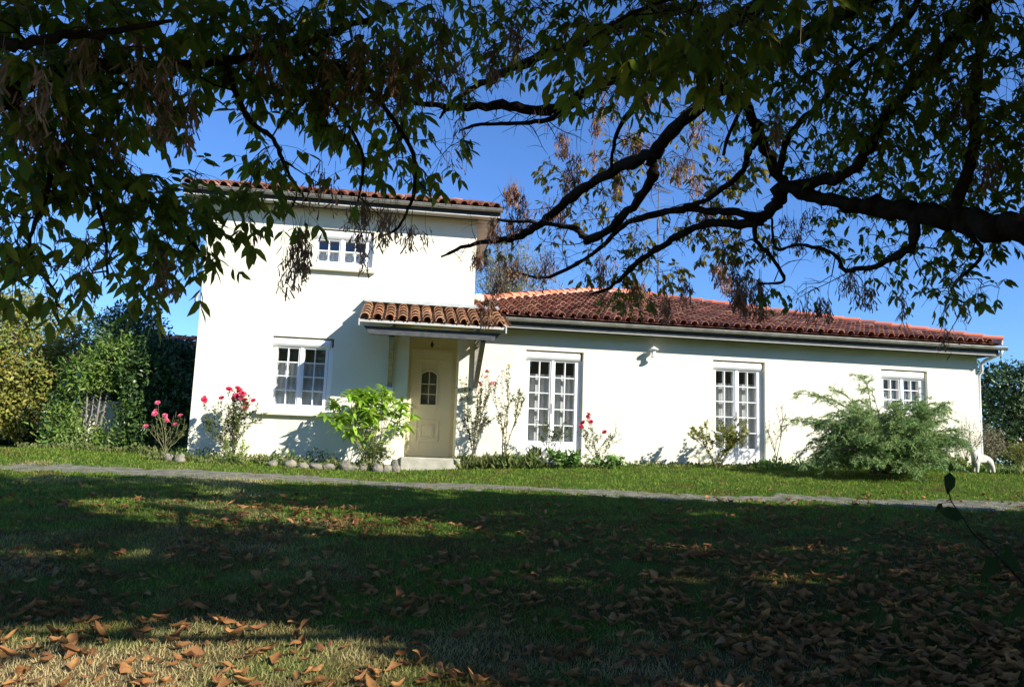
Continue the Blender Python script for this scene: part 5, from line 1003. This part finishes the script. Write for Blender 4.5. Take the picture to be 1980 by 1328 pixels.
# ------------------------------------------------------------------ fallen leaves
def fallen(V_, pos, size, rot, tilt, curl, seed):
    rr = random.Random(seed); out = []
    # irregular dried leaf: 5x3 strip with folded edges
    nL = 6; vs = []
    for i in range(nL + 1):
        t = i / nL; w_ = (.17 + .10 * ((seed * 3.3) % 1)) * math.sin(math.pi * min(1, t * .94 + .03)) ** (.8 + .5 * ((seed * 1.9) % 1)) * (1 + .3 * math.sin(t * 11 + seed) * math.sin(seed))
        for j in (-1, -.5, 0, .5, 1):
            x = t - .5; yy = j * w_ + .10 * math.sin(t * 3 + seed); zz = curl * (abs(j) ** 1.6) * w_ * 1.0 + .07 * math.sin(t * 5 + seed) + rr.uniform(-.02, .02) + curl * .5 * (t - .5) ** 2 * 2
            vs.append((x, yy, zz))
    fs = [(i * 5 + j, i * 5 + j + 1, (i + 1) * 5 + j + 1, (i + 1) * 5 + j) for i in range(nL) for j in range(4)]
    return vs, fs
protos = []
for k in range(16):
    v, f = fallen(None, None, 1, 0, 0, rng.uniform(.2, 1.3) * (1 if k % 4 else -.8), k * 1.7); mb = MB(); 
    zmin = min(p[2] for p in v); mb.add([(p[0], p[1], p[2] - zmin) for p in v], f, True)
    me = bpy.data.meshes.new('fallen_leaf'); me.from_pydata(mb.v, [], mb.f); me.polygons.foreach_set('use_smooth', [True] * len(mb.f)); me.materials.append(M[('litter_one', 'litter_three', 'litter_two', 'litter_five', 'litter_four', 'litter_three', 'litter_one', 'litter_five')[k % 8]]); protos.append((me, np.array(mb.v), mb.f))
cand = []
while len(cand) < 4700:
    dy = 3.2 * math.exp(rng.random() * math.log(13.2 / 3.2)); x = CAM.x + (-.43 * dy - .5) + rng.random() * (1.3 * dy + 1.0); y = CAM.y + dy
    dens = .38 + .7 * noise.noise(Vector((x * .45, y * .7, 5)))
    if dy > 9.6: dens *= max(.03, 1 - (dy - 9.6) / 2.6)
    if x > -1.5 + .1 * dy and dy < 7.5: dens += .40 * min(1, (x + 1.5) / 2)
    if dy < 5.2 and x < -2.0: dens *= .62
    if dy < 4.3: dens *= .85
    if rng.random() < dens: cand.append((dy, x, y))
cand.sort(); cand_near = cand[:300]
lab = {'sun': 'dry curled orange brown leaf lying on the sunlit straw grass at lower left', 'shade': 'dry curled brown leaf lying on the shaded lawn in the foreground'}
for k, (dy, x, y) in enumerate(cand_near):
    me = protos[rng.randrange(16)][0]; o = bpy.data.objects.new('fallen_leaf', me); COL.objects.link(o); s_ = rng.uniform(.05, .12)
    if rng.random() < .15: s_ *= 1.4
    o.location = (x, y, gzf(x, y) + .018 + rng.uniform(0, .012)); o.scale = (s_, s_ * rng.uniform(.7, 1.1), s_); o.rotation_euler = (rng.gauss(0, .35), rng.gauss(0, .35), rng.uniform(0, 6.28))
    sun_ = ((x + 4.6) / 2.1) ** 2 + ((y + 13.35) / 1.25) ** 2 < 1.1
    tag(o, lab['sun' if sun_ else 'shade'], 'fallen leaf', 'fallen leaves on the sunlit grass' if sun_ else 'fallen leaves on the shaded lawn')
V = []; F = []; off = 0
for dy, x, y in cand[300:]:
    _, pv, pf = protos[rng.randrange(16)]; s_ = rng.uniform(.05, .13); e = Matrix.Rotation(rng.uniform(0, 6.28), 3, 'Z') @ Matrix.Rotation(rng.gauss(0, .35), 3, 'X') @ Matrix.Rotation(rng.gauss(0, .3), 3, 'Y')
    V.append(pv @ np.array(e).T * s_ + np.array([x, y, gzf(x, y) + .015])); F.append(np.array(pf).ravel() + off); off += len(pv)
o = npmesh('leaf_litter', np.concatenate(V), 4, np.concatenate(F), M['litter'], smooth=True); tag(o, 'scattered dry brown and orange leaf litter over the lawn', 'leaf litter', kind='stuff')
